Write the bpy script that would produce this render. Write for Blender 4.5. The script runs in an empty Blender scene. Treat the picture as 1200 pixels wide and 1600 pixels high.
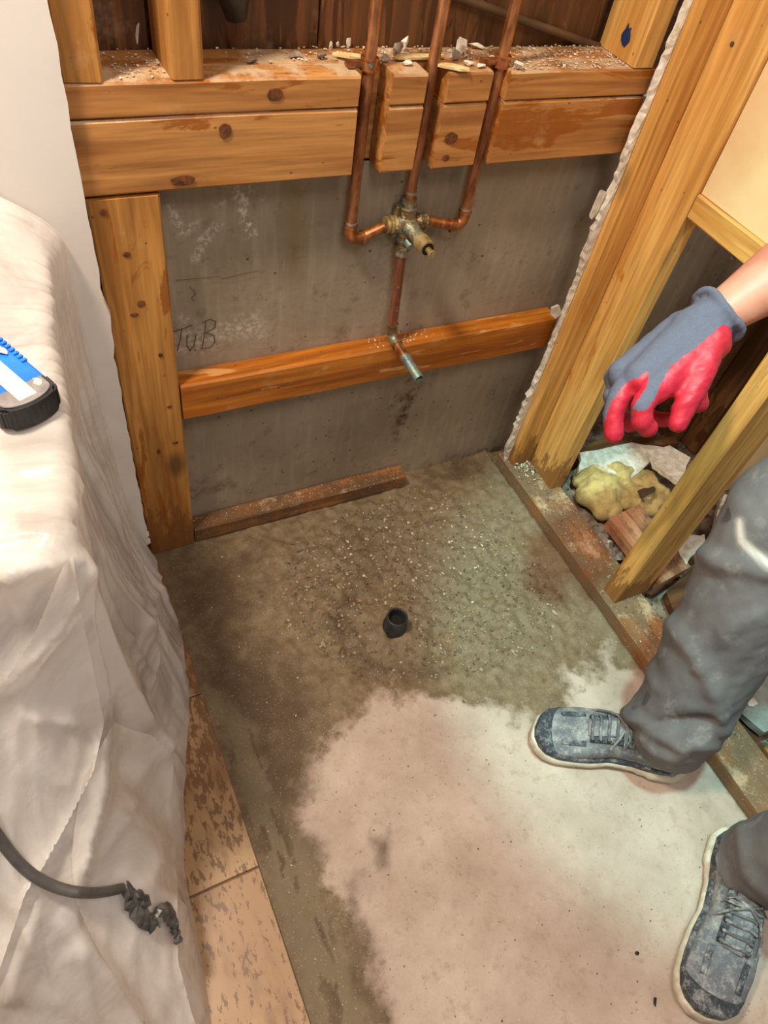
import bpy, bmesh, math, random
import numpy as np
from mathutils import Vector, Matrix, noise
from mathutils.bvhtree import BVHTree
S = bpy.context.scene
COL = S.collection
random.seed(7); np.random.seed(7)

# ------------------------------------------------------------------ camera
M = np.array([[0.89616888, 0.24783089, -0.36805053],
              [-0.42025669, 0.74020762, -0.52485903],
              [0.14235753, 0.62503802, 0.76750362]])
CP = np.array([-0.09067536, -0.87355165, 1.20173064]); FPX = 1120.387
cd = bpy.data.cameras.new('camera'); cam = bpy.data.objects.new('camera', cd); COL.objects.link(cam)
mw = Matrix.Identity(4)
for i in range(3):
    for j in range(3): mw[i][j] = M[i][j]
    mw[i][3] = CP[i]
cam.matrix_world = mw
cd.sensor_fit = 'VERTICAL'; cd.sensor_height = 36; cd.sensor_width = 27; cd.lens = FPX / 1600 * 36
cd.clip_start = 0.01
S.camera = cam
# ------------------------------------------------------------------ light
S.view_settings.view_transform = 'Standard'; S.view_settings.look = 'None'
S.view_settings.gamma = 1; S.view_settings.exposure = 0.0; S.view_settings.use_curve_mapping = False
W = bpy.data.worlds.new('world'); S.world = W; W.use_nodes = True
W.node_tree.nodes['Background'].inputs[0].default_value = (1.0, 0.95, 0.90, 1)
W.node_tree.nodes['Background'].inputs[1].default_value = 0.27
def area(name, loc, target, size, power, col):
    l = bpy.data.lights.new(name, 'AREA'); l.shape = 'DISK'; l.size = size; l.energy = power; l.color = col
    o = bpy.data.objects.new(name, l); COL.objects.link(o); o.location = loc
    o.rotation_euler = (Vector(target) - Vector(loc)).to_track_quat('-Z', 'Y').to_euler(); return o
area('vanity_light', (-0.42, -0.30, 2.0), (0.3, -0.3, 0.0), 0.20, 27, (1.0, 0.86, 0.70))
area('front_fill', (0.15, -1.3, 2.35), (0.4, -0.3, 0.2), 0.6, 12, (1.0, 0.95, 0.90))  # soft frontal fill added above and behind the camera
area('next_room_fill', (1.9, -1.1, 2.2), (1.2, -.2, 0.2), 0.5, 11, (1.0, 0.90, 0.78))  # fill added to brighten the wall behind the partition
sp = bpy.data.lights.new('added_cool_spot', 'SPOT'); sp.energy = 160; sp.color = (0.46, 0.96, 0.94)  # added spot; its cone edge shapes the cool floor boundary
sp.spot_size = math.radians(31); sp.spot_blend = 0.28; sp.shadow_soft_size = 0.06
so = bpy.data.objects.new('added_cool_spot', sp); COL.objects.link(so); so.location = (0.24, -0.58, 2.3)
so.rotation_euler = (Vector((1.01, -0.60, 0)) - Vector(so.location)).to_track_quat('-Z', 'Y').to_euler()

# ------------------------------------------------------------------ helpers
def ray(px, py): return M @ np.array([(px - 600) / FPX, -(py - 800) / FPX, -1.0])
def at(px, py, ax, val):
    a = 'xyz'.index(ax); d = ray(px, py); return Vector(CP + (val - CP[a]) / d[a] * d)
def dep(px, py, d): return Vector(CP + ray(px, py) * d)
def pix(P):
    v = (np.asarray(P) - CP) @ M
    return np.stack([600 + FPX * v[..., 0] / -v[..., 2], 800 - FPX * v[..., 1] / -v[..., 2]], -1)
def s2l(c): return tuple(((v / 255) / 12.92 if v / 255 <= .04045 else ((v / 255 + .055) / 1.055) ** 2.4) for v in c) + (1,)
def tag(o, label=None, cat=None, group=None, kind=None):
    if label: o['label'] = label
    if cat: o['category'] = cat
    if group: o['group'] = group
    if kind: o['kind'] = kind
    return o
def empty(name, loc, label, cat, group=None):
    o = bpy.data.objects.new(name, None); COL.objects.link(o); o.location = loc; o.empty_display_size = .05
    return tag(o, label, cat, group)
def link(name, me, mat, parent=None, smooth=False):
    o = bpy.data.objects.new(name, me); COL.objects.link(o)
    if mat and not me.materials: me.materials.append(mat)
    if smooth: me.shade_smooth()
    if parent:
        o.parent = parent; o.matrix_parent_inverse = wmat(parent).inverted()
    return o
def wmat(o):
    m = o.matrix_basis.copy()
    if o.parent: m = wmat(o.parent) @ o.matrix_parent_inverse @ m
    return m
def mesh(name, v, f):
    me = bpy.data.meshes.new(name); me.from_pydata([tuple(p) for p in v], [], [tuple(q) for q in f]); me.update(); return me
def bm_mesh(name, bm):
    me = bpy.data.meshes.new(name); bm.to_mesh(me); bm.free(); return me
def evald(name, me, mods):
    """apply modifiers given as (type, settings) and return the resulting mesh"""
    o = bpy.data.objects.new('tmp', me); COL.objects.link(o)
    for t, kw in mods:
        m = o.modifiers.new(t, t)
        for k, v in kw.items(): setattr(m, k, v)
    dg = bpy.context.evaluated_depsgraph_get(); dg.update()
    r = bpy.data.meshes.new_from_object(o.evaluated_get(dg)); r.name = name
    bpy.data.objects.remove(o); return r

# ---- lumber: local X is the grain; rough sawn edges a little rounded and uneven
def lumber(name, lo, hi, axis, mat, parent=None, jit=0.0012, bev=0.0028, cut=0.0, seed=None, rot=None, ctr=None, notch=None):
    lo = Vector(lo); hi = Vector(hi); c = (lo + hi) / 2 if ctr is None else Vector(ctr); sz = hi - lo
    a = 'xyz'.index(axis); L = sz[a]; o1, o2 = [i for i in range(3) if i != a]
    b, h = sz[o1], sz[o2]
    rnd = random.Random(seed if seed is not None else hash((round(c.x, 3), round(c.y, 3), round(c.z, 3))) & 0xffff)
    n = max(2, int(L / 0.05)); n = min(n, 30)
    bm = bmesh.new(); rings = []
    bv = min(bev, b * .2, h * .2)
    prof = [(-b/2+bv, -h/2), (b/2-bv, -h/2), (b/2, -h/2+bv), (b/2, h/2-bv), (b/2-bv, h/2), (-b/2+bv, h/2), (-b/2, h/2-bv), (-b/2, -h/2+bv)]
    off = rnd.random() * 50
    for i in range(n + 1):
        x = -L/2 + L * i / n; r = []
        for k, (u, v) in enumerate(prof):
            j = jit
            du = noise.noise((x * 9 + off, k * 3.1, 0)) * j; dv = noise.noise((x * 9 + off, k * 3.1, 9)) * j
            dx = rnd.uniform(-cut, cut) if i in (0, n) else 0
            r.append(bm.verts.new((x + dx, u + du, v + dv)))
        rings.append(r)
    for i in range(n):
        for k in range(8):
            bm.faces.new((rings[i][k], rings[i][(k+1) % 8], rings[i+1][(k+1) % 8], rings[i+1][k]))
    bm.faces.new(rings[0][::-1]); bm.faces.new(rings[n])
    bmesh.ops.recalc_face_normals(bm, faces=bm.faces)
    me = bm_mesh(name, bm)
    o = link(name, me, mat)
    ex = Vector((0, 0, 0)); ex[a] = 1; e1 = Vector((0, 0, 0)); e1[o1] = 1; e2 = Vector((0, 0, 0)); e2[o2] = 1
    R = Matrix((ex, e1, e2)).transposed()
    if R.determinant() < 0: R = Matrix((ex, e1, -e2)).transposed()
    m = R.to_4x4(); m.translation = c
    if rot is not None: m = Matrix.Translation(c) @ rot.to_4x4() @ Matrix.Translation(-c) @ m
    o.matrix_world = m; 
    if parent: o.parent = parent; o.matrix_parent_inverse = wmat(parent).inverted()
    return o
def box(bm, lo, hi, bev=0.0):
    r = bmesh.ops.create_cube(bm, size=1)['verts']
    lo = Vector(lo); hi = Vector(hi)
    for v in r: v.co = Vector((lo[i] + (v.co[i] + .5) * (hi[i] - lo[i]) for i in range(3)))
    if bev: bmesh.ops.bevel(bm, geom=list({e for v in r for e in v.link_edges}), offset=bev, segments=2, affect='EDGES', profile=.5)
def tube(bm, pts, rad, n=16, cap=True):
    pts = [Vector(p) for p in pts]; rr = rad if hasattr(rad, '__len__') else [rad] * len(pts)
    t = (pts[1] - pts[0]).normalized(); up = Vector((0, 0, 1)) if abs(t.z) < .9 else Vector((1, 0, 0))
    u = t.cross(up).normalized(); rings = []
    for i, p in enumerate(pts):
        t2 = ((pts[min(i+1, len(pts)-1)] - pts[i]).normalized() + (pts[i] - pts[max(i-1, 0)]).normalized())
        if t2.length < 1e-6: t2 = t
        t2.normalize(); u = (u - t2 * u.dot(t2)).normalized(); w = t2.cross(u)
        rings.append([bm.verts.new(p + (u * math.cos(2*math.pi*k/n) + w * math.sin(2*math.pi*k/n)) * rr[i]) for k in range(n)])
    for a, b in zip(rings, rings[1:]):
        for k in range(n): bm.faces.new((a[k], a[(k+1) % n], b[(k+1) % n], b[k]))
    if cap: bm.faces.new(rings[0][::-1]); bm.faces.new(rings[-1])
    return rings
def tube_obj(name, pts, rad, mat, parent=None, n=16, cap=True):
    bm = bmesh.new(); tube(bm, pts, rad, n, cap); bmesh.ops.recalc_face_normals(bm, faces=bm.faces)
    o = link(name, bm_mesh(name, bm), mat, parent, True)
    m = o.modifiers.new('e', 'EDGE_SPLIT'); m.split_angle = math.radians(45)
    return o
def arc(p0, pc, p1, n=6):
    p0, pc, p1 = Vector(p0), Vector(pc), Vector(p1)
    return [(p0 * (1-t)**2 + pc * 2*t*(1-t) + p1 * t*t) for t in [i / n for i in range(n + 1)]]
def chunk_mesh(name, size, rnd, n=14, flat=1.0):
    bm = bmesh.new()
    for i in range(n):
        v = Vector((rnd.gauss(0, 1), rnd.gauss(0, 1), rnd.gauss(0, 1))).normalized() * rnd.uniform(.75, 1)
        bm.verts.new((v.x * size[0] / 2, v.y * size[1] / 2, v.z * size[2] / 2))
    r = bmesh.ops.convex_hull(bm, input=bm.verts)
    bmesh.ops.delete(bm, geom=[g for g in set(r['geom_interior']) | set(r['geom_unused']) if isinstance(g, bmesh.types.BMVert) and g.is_valid], context='VERTS')
    return bm_mesh(name, bm)
def plate_chunk(name, loc, outline, th, mat, rot=(0, 0, 0), jit=.002, seed=1):
    """irregular flat broken piece: outline in local metres"""
    rnd = random.Random(seed); pts = []
    for i, p in enumerate(outline):
        q = outline[(i + 1) % len(outline)]
        for t in (0, .33, .66): pts.append((p[0]*(1-t)+q[0]*t + rnd.uniform(-jit, jit), p[1]*(1-t)+q[1]*t + rnd.uniform(-jit, jit)))
    bm = bmesh.new()
    top = [bm.verts.new((x, y, th/2)) for x, y in pts]; bot = [bm.verts.new((x + rnd.uniform(-jit, jit)*.7, y + rnd.uniform(-jit, jit)*.7, -th/2)) for x, y in pts]
    bm.faces.new(top); bm.faces.new(bot[::-1]); n = len(pts)
    for i in range(n): bm.faces.new((top[i], bot[i], bot[(i+1) % n], top[(i+1) % n]))
    bmesh.ops.recalc_face_normals(bm, faces=bm.faces)
    o = link(name, bm_mesh(name, bm), mat); o.location = loc; o.rotation_euler = rot; return o
# blobs: tapered capsules and ellipsoids fused by a voxel remesh into one continuous skin
def capsule(bm, a, b, ra, rb, n=16, flat=None):
    a, b = Vector(a), Vector(b); d = b - a; L = d.length or 1e-4; t = d / L
    pts = []; rr = []
    for i in range(5): 
        th = math.pi/2 * i / 5; pts.append(a - t * ra * math.cos(th)); rr.append(max(ra * math.sin(th), 1e-4))
    pts.append(a); rr.append(ra); pts.append(b); rr.append(rb)
    for i in range(1, 6):
        th = math.pi/2 * (1 - i/5); pts.append(b + t * rb * math.cos(th)); rr.append(max(rb * math.sin(th), 1e-4))
    rings = tube(bm, pts, rr, n)
    return [v for r in rings for v in r]
def ellip(bm, c, r, rot=None):
    q = bmesh.ops.create_uvsphere(bm, u_segments=20, v_segments=14, radius=1)['verts']
    R = rot.to_3x3() if rot is not None else Matrix.Identity(3)
    for v in q: v.co = Vector(c) + R @ Vector((v.co.x*r[0], v.co.y*r[1], v.co.z*r[2]))
def fuse(name, bm, vox=.005, smooth=4):
    me = bm_mesh(name, bm)
    return evald(name, me, [('REMESH', dict(mode='VOXEL', voxel_size=vox, use_smooth_shade=True)),
                            ('SMOOTH', dict(factor=.5, iterations=smooth))])
def get_co(me):
    a = np.empty(len(me.vertices) * 3); me.vertices.foreach_get('co', a); return a.reshape(-1, 3)
def set_co(me, a): me.vertices.foreach_set('co', a.ravel()); me.update()
def get_no(me):
    a = np.empty(len(me.vertices) * 3, dtype=np.float32); me.vertex_normals.foreach_get('vector', a); return a.reshape(-1, 3).astype(float)
def attr(me, name, arr):
    arr = np.asarray(arr, dtype=np.float32)
    if arr.ndim == 1:
        a = me.attributes.new(name, 'FLOAT', 'POINT'); a.data.foreach_set('value', arr)
    else:
        a = me.attributes.new(name, 'FLOAT_COLOR', 'POINT'); q = np.ones((len(arr), 4), np.float32); q[:, :3] = arr[:, :3]; a.data.foreach_set('color', q.ravel())
def seg_dist(P, line):
    """distance of points to a polyline, and the parameter 0..1 along it"""
    best = np.full(len(P), 1e9); side = np.zeros(len(P)); par = np.zeros(len(P)); n = len(line) - 1
    for i in range(n):
        a = np.array(line[i][:2], float); b = np.array(line[i+1][:2], float); d = b - a
        t = np.clip(((P - a) @ d) / (d @ d), 0, 1); q = P - (a + t[:, None] * d)
        r = np.hypot(q[:, 0], q[:, 1]); m = r < best
        best[m] = r[m]; side[m] = np.sign(d[0] * q[m, 1] - d[1] * q[m, 0]); par[m] = (i + t[m]) / n
    return best, side, par
def inside(P, poly):
    c = np.zeros(len(P), bool); n = len(poly)
    for i in range(n):
        x1, y1 = poly[i]; x2, y2 = poly[(i+1) % n]
        k = ((y1 > P[:, 1]) != (y2 > P[:, 1])) & (P[:, 0] < (x2 - x1) * (P[:, 1] - y1) / ((y2 - y1) + 1e-12) + x1)
        c ^= k
    return c
def soft(P, poly, w):
    d, _, _ = seg_dist(P, list(poly) + [poly[0]]); s = np.where(inside(P, poly), d, -d)
    return np.clip(.5 + s / w, 0, 1)
_perm = np.random.RandomState(3).rand(64, 64, 3)
def vnoise(x, y, ch=0):
    xi = np.floor(x).astype(int); yi = np.floor(y).astype(int); fx = x - xi; fy = y - yi
    fx = fx*fx*(3-2*fx); fy = fy*fy*(3-2*fy); g = lambda i, j: _perm[i % 64, j % 64, ch]
    return (g(xi, yi)*(1-fx)+g(xi+1, yi)*fx)*(1-fy) + (g(xi, yi+1)*(1-fx)+g(xi+1, yi+1)*fx)*fy
def fbm(x, y, o=4, ch=0):
    s = 0; a = .5
    for i in range(o): s = s + a * vnoise(x * 2**i + 17*i, y * 2**i + 5*i, ch); a *= .5
    return s / (1 - .5**o)

# ------------------------------------------------------------------ materials
class NT:
    def __init__(s, name):
        s.m = bpy.data.materials.new(name); s.m.use_nodes = True; s.t = s.m.node_tree; s.n = s.t.nodes
        s.p = s.n['Principled BSDF']; s.out = s.n['Material Output']
    def new(s, typ, **kw):
        n = s.n.new(typ)
        for k, v in kw.items(): setattr(n, k, v)
        return n
    def lk(s, a, b): s.t.links.new(a, b)
    def val(s, inp, v):
        if hasattr(v, 'is_output') or isinstance(v, bpy.types.NodeSocket): s.lk(v, inp)
        else: inp.default_value = v
    def coord(s, kind='Object', scale=(1, 1, 1), rnd=True):
        c = s.new('ShaderNodeTexCoord').outputs[kind]
        if rnd:
            r = s.new('ShaderNodeObjectInfo').outputs['Random']
            v = s.new('ShaderNodeVectorMath', operation='ADD'); m = s.new('ShaderNodeMath', operation='MULTIPLY'); s.lk(r, m.inputs[0]); m.inputs[1].default_value = 37.0
            s.lk(c, v.inputs[0]); s.lk(m.outputs[0], v.inputs[1]); c = v.outputs[0]
        mp = s.new('ShaderNodeMapping'); mp.inputs['Scale'].default_value = scale; s.lk(c, mp.inputs['Vector']); return mp.outputs[0]
    def noise(s, vec, scale, det=4, rough=.55, dist=0, out='Fac'):
        n = s.new('ShaderNodeTexNoise'); s.lk(vec, n.inputs['Vector']); n.inputs['Scale'].default_value = scale
        n.inputs['Detail'].default_value = det; n.inputs['Roughness'].default_value = rough; n.inputs['Distortion'].default_value = dist
        return n.outputs[out]
    def vor(s, vec, scale, feat='F1', out='Distance', rand=1):
        n = s.new('ShaderNodeTexVoronoi', feature=feat); s.lk(vec, n.inputs['Vector']); n.inputs['Scale'].default_value = scale
        n.inputs['Randomness'].default_value = rand; return n.outputs[out]
    def rng(s, v, a, b, c=0, d=1):
        n = s.new('ShaderNodeMapRange'); s.val(n.inputs[0], v)
        for i, q in enumerate((a, b, c, d)): n.inputs[i+1].default_value = q
        return n.outputs[0]
    def math(s, op, a, b=0):
        n = s.new('ShaderNodeMath', operation=op); s.val(n.inputs[0], a); s.val(n.inputs[1], b); return n.outputs[0]
    def mix(s, f, a, b, blend='MIX'):
        n = s.new('ShaderNodeMix', data_type='RGBA', blend_type=blend); s.val(n.inputs[0], f); s.val(n.inputs[6], a); s.val(n.inputs[7], b); return n.outputs[2]
    def attr(s, name, out='Fac'): return s.new('ShaderNodeAttribute', attribute_name=name).outputs[out]
    def bump(s, h, st=.3, dist=.002):
        b = s.new('ShaderNodeBump'); b.inputs['Strength'].default_value = st; b.inputs['Distance'].default_value = dist
        s.lk(h, b.inputs['Height']); s.lk(b.outputs[0], s.p.inputs['Normal'])
    def set(s, **kw):
        for k, v in kw.items(): s.val(s.p.inputs[k.replace('_', ' ')], v)
        return s.m

def wood_mat(name, light, dark, stain_col, stain=.55, gloss=.45, knots=True, dirt=0.0, dirt_col=(70, 50, 32), lowdirt=False, top=0.0):
    t = NT(name); v = t.coord('Object')
    vs = t.coord('Object', (1.5, 22, 22)); vg = t.coord('Object', (6, 130, 130)); vb = t.coord('Object', (1, 5, 5))
    band = t.noise(vs, 1.6, 3, .6, .6); fine = t.noise(vg, 1.0, 3, .6)
    c = t.mix(t.rng(band, .36, .62), s2l(light), s2l(tuple(q * .93 for q in dark)))
    c = t.mix(t.math('MULTIPLY', t.rng(fine, .42, .70), .45), c, s2l(tuple(q * .62 for q in dark)))
    if knots:
        kv = t.coord('Object', (4.5, 9, 9)); k = t.vor(kv, 1.0); km = t.rng(k, .07, .19, 1, 0)
        c = t.mix(t.math('MULTIPLY', km, .75), c, s2l(tuple(q * .42 for q in dark)))
        hv = t.coord('Object', (30, 40, 40)); hm = t.rng(t.vor(hv, 1.0), .03, .075, 1, 0)
        c = t.mix(t.math('MULTIPLY', hm, .8), c, s2l((50, 28, 14)))
    big = t.noise(vb, 5.0, 6, .62, .5)
    sm = t.rng(big, stain, stain + .035)
    c = t.mix(t.math('MULTIPLY', sm, .85), c, s2l(stain_col))
    if dirt:
        d = t.noise(v, 9, 8, .7); dm = t.math('MULTIPLY', t.rng(d, .62 - dirt * .3, .70 - dirt * .2), .8)
        c = t.mix(dm, c, s2l(dirt_col))
        spk = t.rng(t.noise(v, 260, 2), .64, .70); c = t.mix(t.math('MULTIPLY', spk, .6), c, s2l((205, 190, 165)))
    if top:
        nz = t.new('ShaderNodeSeparateXYZ'); t.lk(t.new('ShaderNodeNewGeometry').outputs['Normal'], nz.inputs[0])
        tm = t.math('MULTIPLY', t.rng(nz.outputs[2], .6, .85), t.rng(t.noise(v, 16, 7, .75), .62 - top*.3, .72 - top*.3))
        c = t.mix(t.math('MULTIPLY', tm, .85), c, t.mix(t.noise(v, 90, 5, .8), s2l((150, 118, 84)), s2l((234, 208, 172))))
    if lowdirt:
        gp = t.new('ShaderNodeNewGeometry').outputs['Position']; sx = t.new('ShaderNodeSeparateXYZ'); t.lk(gp, sx.inputs[0])
        hh = t.rng(sx.outputs[2], .04, .24, .22, -.25); vd = t.coord('Object', (3, 14, 14)); dn = t.noise(vd, 3.5, 7, .72)
        c = t.mix(t.math('MULTIPLY', t.rng(t.math('ADD', dn, hh), .56, .62), .75), c, s2l((126, 76, 34)))
    dust = t.rng(t.noise(v, 14, 6, .7), .60, .75); c = t.mix(t.math('MULTIPLY', dust, .22), c, s2l((225, 190, 150)))
    rough = t.rng(sm, 0, 1, gloss + .18, gloss - .08)
    t.bump(t.math('ADD', t.math('MULTIPLY', fine, .6), band), .25, .0015)
    return t.set(Base_Color=c, Roughness=rough)
WOOD = wood_mat('framing_wood', (206, 146, 72), (176, 114, 46), (150, 84, 22), .57, .5, lowdirt=True)
WOODP = wood_mat('plate_wood', (206, 146, 80), (176, 112, 52), (154, 84, 20), .55, .45, top=.62)
WOODO = wood_mat('orange_wet_wood', (208, 126, 34), (164, 86, 14), (206, 150, 90), .60, .30)
WOODY = wood_mat('pale_stud_wood', (240, 186, 104), (218, 154, 72), (190, 118, 40), .61, .5, lowdirt=True)
WOODD = wood_mat('grimy_sill_wood', (190, 128, 72), (156, 98, 50), (220, 122, 40), .66, .55, True, .95, (120, 102, 78), top=.34)
WOODX = wood_mat('dirty_low_wood', (170, 112, 58), (140, 88, 42), (196, 112, 40), .62, .5, True, .8, (90, 68, 44), top=.2)
WOODK = wood_mat('dark_panel_wood', (122, 78, 38), (96, 58, 26), (72, 42, 18), .50, .5, False, 0)
WOODR = wood_mat('reddish_offcut_wood', (206, 148, 108), (178, 114, 76), (132, 80, 48), .50, .6, True, .3)

def concrete_wall():
    t = NT('bare_concrete'); v = t.coord('Object', rnd=False); a = t.new('ShaderNodeAttribute', attribute_name='stain')
    sep = t.new('ShaderNodeSeparateColor'); t.lk(a.outputs['Color'], sep.inputs[0]); R, G, B = sep.outputs[:3]
    c = t.mix(t.rng(t.noise(v, 4, 6, .6), .35, .65), s2l((166, 150, 128)), s2l((142, 126, 104)))
    vs = t.coord('Object', (60, 60, 6), False)
    c = t.mix(t.math('MULTIPLY', t.rng(t.noise(vs, 1.5, 4), .5, .8), .35), c, s2l((190, 178, 158)))
    c = t.mix(t.math('MULTIPLY', t.rng(t.noise(v, 30, 6, .75), .56, .64), .45), c, s2l((112, 98, 80)))
    pit = t.rng(t.vor(v, 48), .07, .13, 1, 0); pm = t.math('MULTIPLY', pit, t.rng(t.noise(v, 9, 2), .5, .56))
    c = t.mix(t.math('MULTIPLY', pm, .85), c, s2l((52, 42, 32)))
    fl = t.math('MULTIPLY', G, t.rng(t.noise(v, 120, 4, .8), .46, .60)); c = t.mix(fl, c, s2l((222, 214, 200)))
    rm = t.math('MULTIPLY', R, t.rng(t.noise(v, 60, 5, .7), .36, .6)); c = t.mix(rm, c, s2l((84, 58, 30)))
    c = t.mix(t.math('MULTIPLY', B, .5), c, s2l((128, 104, 56)))
    t.bump(t.math('SUBTRACT', t.noise(v, 70, 6, .7), t.math('MULTIPLY', pm, 1.5)), .35, .003)
    return t.set(Base_Color=c, Roughness=.72)
def slab():
    t = NT('shower_slab'); v = t.coord('Object', rnd=False); a = t.new('ShaderNodeAttribute', attribute_name='stain')
    sep = t.new('ShaderNodeSeparateColor'); t.lk(a.outputs['Color'], sep.inputs[0]); R, G, B = sep.outputs[:3]
    n1 = t.noise(v, 7, 8, .65); n2 = t.noise(v, 45, 8, .72); n3 = t.noise(v, 220, 5, .75)
    dry = t.mix(t.rng(n1, .35, .65), s2l((208, 188, 172)), s2l((180, 158, 141)))
    dry = t.mix(t.math('MULTIPLY', t.rng(n2, .54, .66), .45), dry, s2l((160, 134, 108)))
    dry = t.mix(t.math('MULTIPLY', t.rng(n3, .60, .68), .5), dry, s2l((150, 124, 96)))
    wet = t.mix(t.rng(n2, .35, .65), s2l((142, 122, 92)), s2l((108, 88, 62)))
    wet = t.mix(t.math('MULTIPLY', t.rng(n3, .56, .64), .6), wet, s2l((112, 92, 64)))
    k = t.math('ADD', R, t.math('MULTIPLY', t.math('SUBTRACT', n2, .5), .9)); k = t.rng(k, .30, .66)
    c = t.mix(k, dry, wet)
    k2 = t.math('ADD', G, t.math('MULTIPLY', t.math('SUBTRACT', n1, .5), .8)); c = t.mix(t.math('MULTIPLY', t.rng(k2, .25, .95), .8), c, s2l((76, 54, 32)))  # dark patches: wet slab, with shade painted in at the left
    c = t.mix(t.math('MULTIPLY', B, t.rng(n2, .35, .6)), c, s2l((128, 114, 88)))
    spk = t.rng(t.vor(v, 190), .10, .2, 1, 0); c = t.mix(t.math('MULTIPLY', t.math('MULTIPLY', spk, k), .3), c, s2l((226, 210, 180)))
    t.bump(t.math('ADD', n3, t.math('MULTIPLY', n2, 1.2)), .45, .003)
    r = t.rng(k, 0, 1, .62, .55)
    return t.set(Base_Color=c, Roughness=r)
CONC = concrete_wall(); SLAB = slab()
def plain(name, c1, c2, scale=20, rough=.7, metal=0, det=5, bump=.2, lo=.4, hi=.6, rnd=True):
    t = NT(name); v = t.coord('Object', rnd=rnd); n = t.noise(v, scale, det, .65)
    c = t.mix(t.rng(n, lo, hi), s2l(c1), s2l(c2))
    if bump: t.bump(t.noise(v, scale * 3, 4), bump, .001)
    return t.set(Base_Color=c, Roughness=rough, Metallic=metal)
DRYW = plain('painted_drywall', (232, 224, 216), (224, 215, 206), 6, .55, bump=.08)
GYP = plain('broken_gypsum', (238, 230, 216), (206, 192, 170), 60, .85, bump=.6)
GYPG = plain('grey_mortar_chip', (176, 160, 140), (128, 112, 94), 60, .85, bump=.6)
SPLD = plain('tan_dust', (214, 188, 150), (186, 156, 118), 50, .9)
SPLINT = plain('pale_wood_splinter', (240, 216, 160), (214, 180, 116), 40, .6)
BLACKP = plain('black_pipe_plastic', (34, 36, 38), (58, 58, 56), 40, .4)
BLACKV = plain('void_dark', (14, 12, 10), (20, 16, 12), 10, .9)
CAB = plain('cabinet_mauve_grey', (150, 128, 134), (120, 104, 112), 5, .5)
BEIGE = plain('beige_panel_paper', (238, 204, 152), (228, 190, 136), 5, .7, bump=.1)
INSUL = plain('yellow_insulation', (214, 190, 124), (170, 146, 90), 30, .95, bump=.9)
GREYPL = plain('grey_crumpled_film', (176, 166, 154), (140, 128, 114), 14, .3, bump=.3)
DEBF = plain('debris_ground', (158, 140, 120), (92, 74, 56), 22, .9, bump=.9, lo=.42, hi=.56)
NAILM = plain('nail_steel', (120, 110, 96), (90, 70, 50), 80, .45, .7)
GREYROD = plain('grey_conduit', (96, 72, 50), (78, 58, 40), 20, .5)
SKIN = plain('skin', (208, 140, 116), (190, 116, 96), 12, .5, bump=.15)
HAIR = plain('dark_hair', (52, 38, 28), (34, 26, 20), 60, .6)
SHIRT = plain('dark_tshirt', (60, 62, 70), (50, 52, 60), 10, .85)
TAPEB = plain('black_torn_tape', (48, 48, 50), (96, 94, 90), 45, .35, bump=.5)
CORD = plain('grey_rubber_cord', (92, 88, 84), (72, 68, 66), 30, .5, bump=.3)
BLUE = plain('blue_plastic', (20, 110, 215), (36, 130, 230), 20, .35, bump=.05, rnd=False)
RUBBER = plain('black_rubber', (26, 26, 28), (44, 44, 44), 60, .55, bump=.4)
DUSTG = plain('dusty_end_cap', (146, 140, 138), (120, 114, 114), 40, .6)
CREAM = plain('cream_strip', (244, 236, 212), (238, 226, 196), 20, .5)
PENCIL = plain('pencil_line', (78, 62, 48), (96, 80, 64), 40, .8, bump=0)
BLUEINK = plain('blue_paint_smear', (24, 44, 84), (40, 60, 96), 60, .5)

def copper(name, clean, patina, amt, green=0.0, rough=.36, deposit=0.0):
    t = NT(name); v = t.coord('Object'); vz = t.coord('Object', (30, 30, 6))
    n = t.noise(vz, 1.8, 6, .65); c = t.mix(t.rng(n, .60 - amt * .4, .66 - amt * .2), s2l(clean), s2l(patina))
    if green: c = t.mix(t.rng(t.noise(v, 55, 5, .7), .66 - green * .3, .70 - green * .2), c, s2l((146, 172, 158)))
    if deposit: c = t.mix(t.rng(t.noise(v, 85, 5, .75), .66 - deposit * .25, .72 - deposit * .25), c, s2l((218, 206, 180)))
    t.bump(t.noise(v, 90, 5, .7), .3, .001)
    mt = t.rng(t.noise(v, 60, 3), .3, .8, .85, .45)
    return t.set(Base_Color=c, Roughness=rough, Metallic=mt)
COP = copper('copper_pipe', (196, 134, 90), (134, 86, 52), .45)
COPB = copper('bright_copper_fitting', (204, 130, 78), (140, 90, 52), .5, .2, .34)
COPR = copper('reddish_brown_copper', (176, 116, 88), (138, 86, 64), .5, .05, .5)
BRASS = copper('weathered_brass', (146, 122, 84), (112, 92, 62), .5, .35, .45, .35)
BRASSY = copper('yellow_brass_stem', (214, 190, 134), (170, 144, 90), .3, .1, .4, .35)
VERD = copper('verdigris_pipe', (150, 160, 160), (104, 122, 132), .5, .75, .5, .2)
SOLDER = plain('grey_solder', (186, 176, 160), (140, 128, 112), 80, .4, .6)

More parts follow.
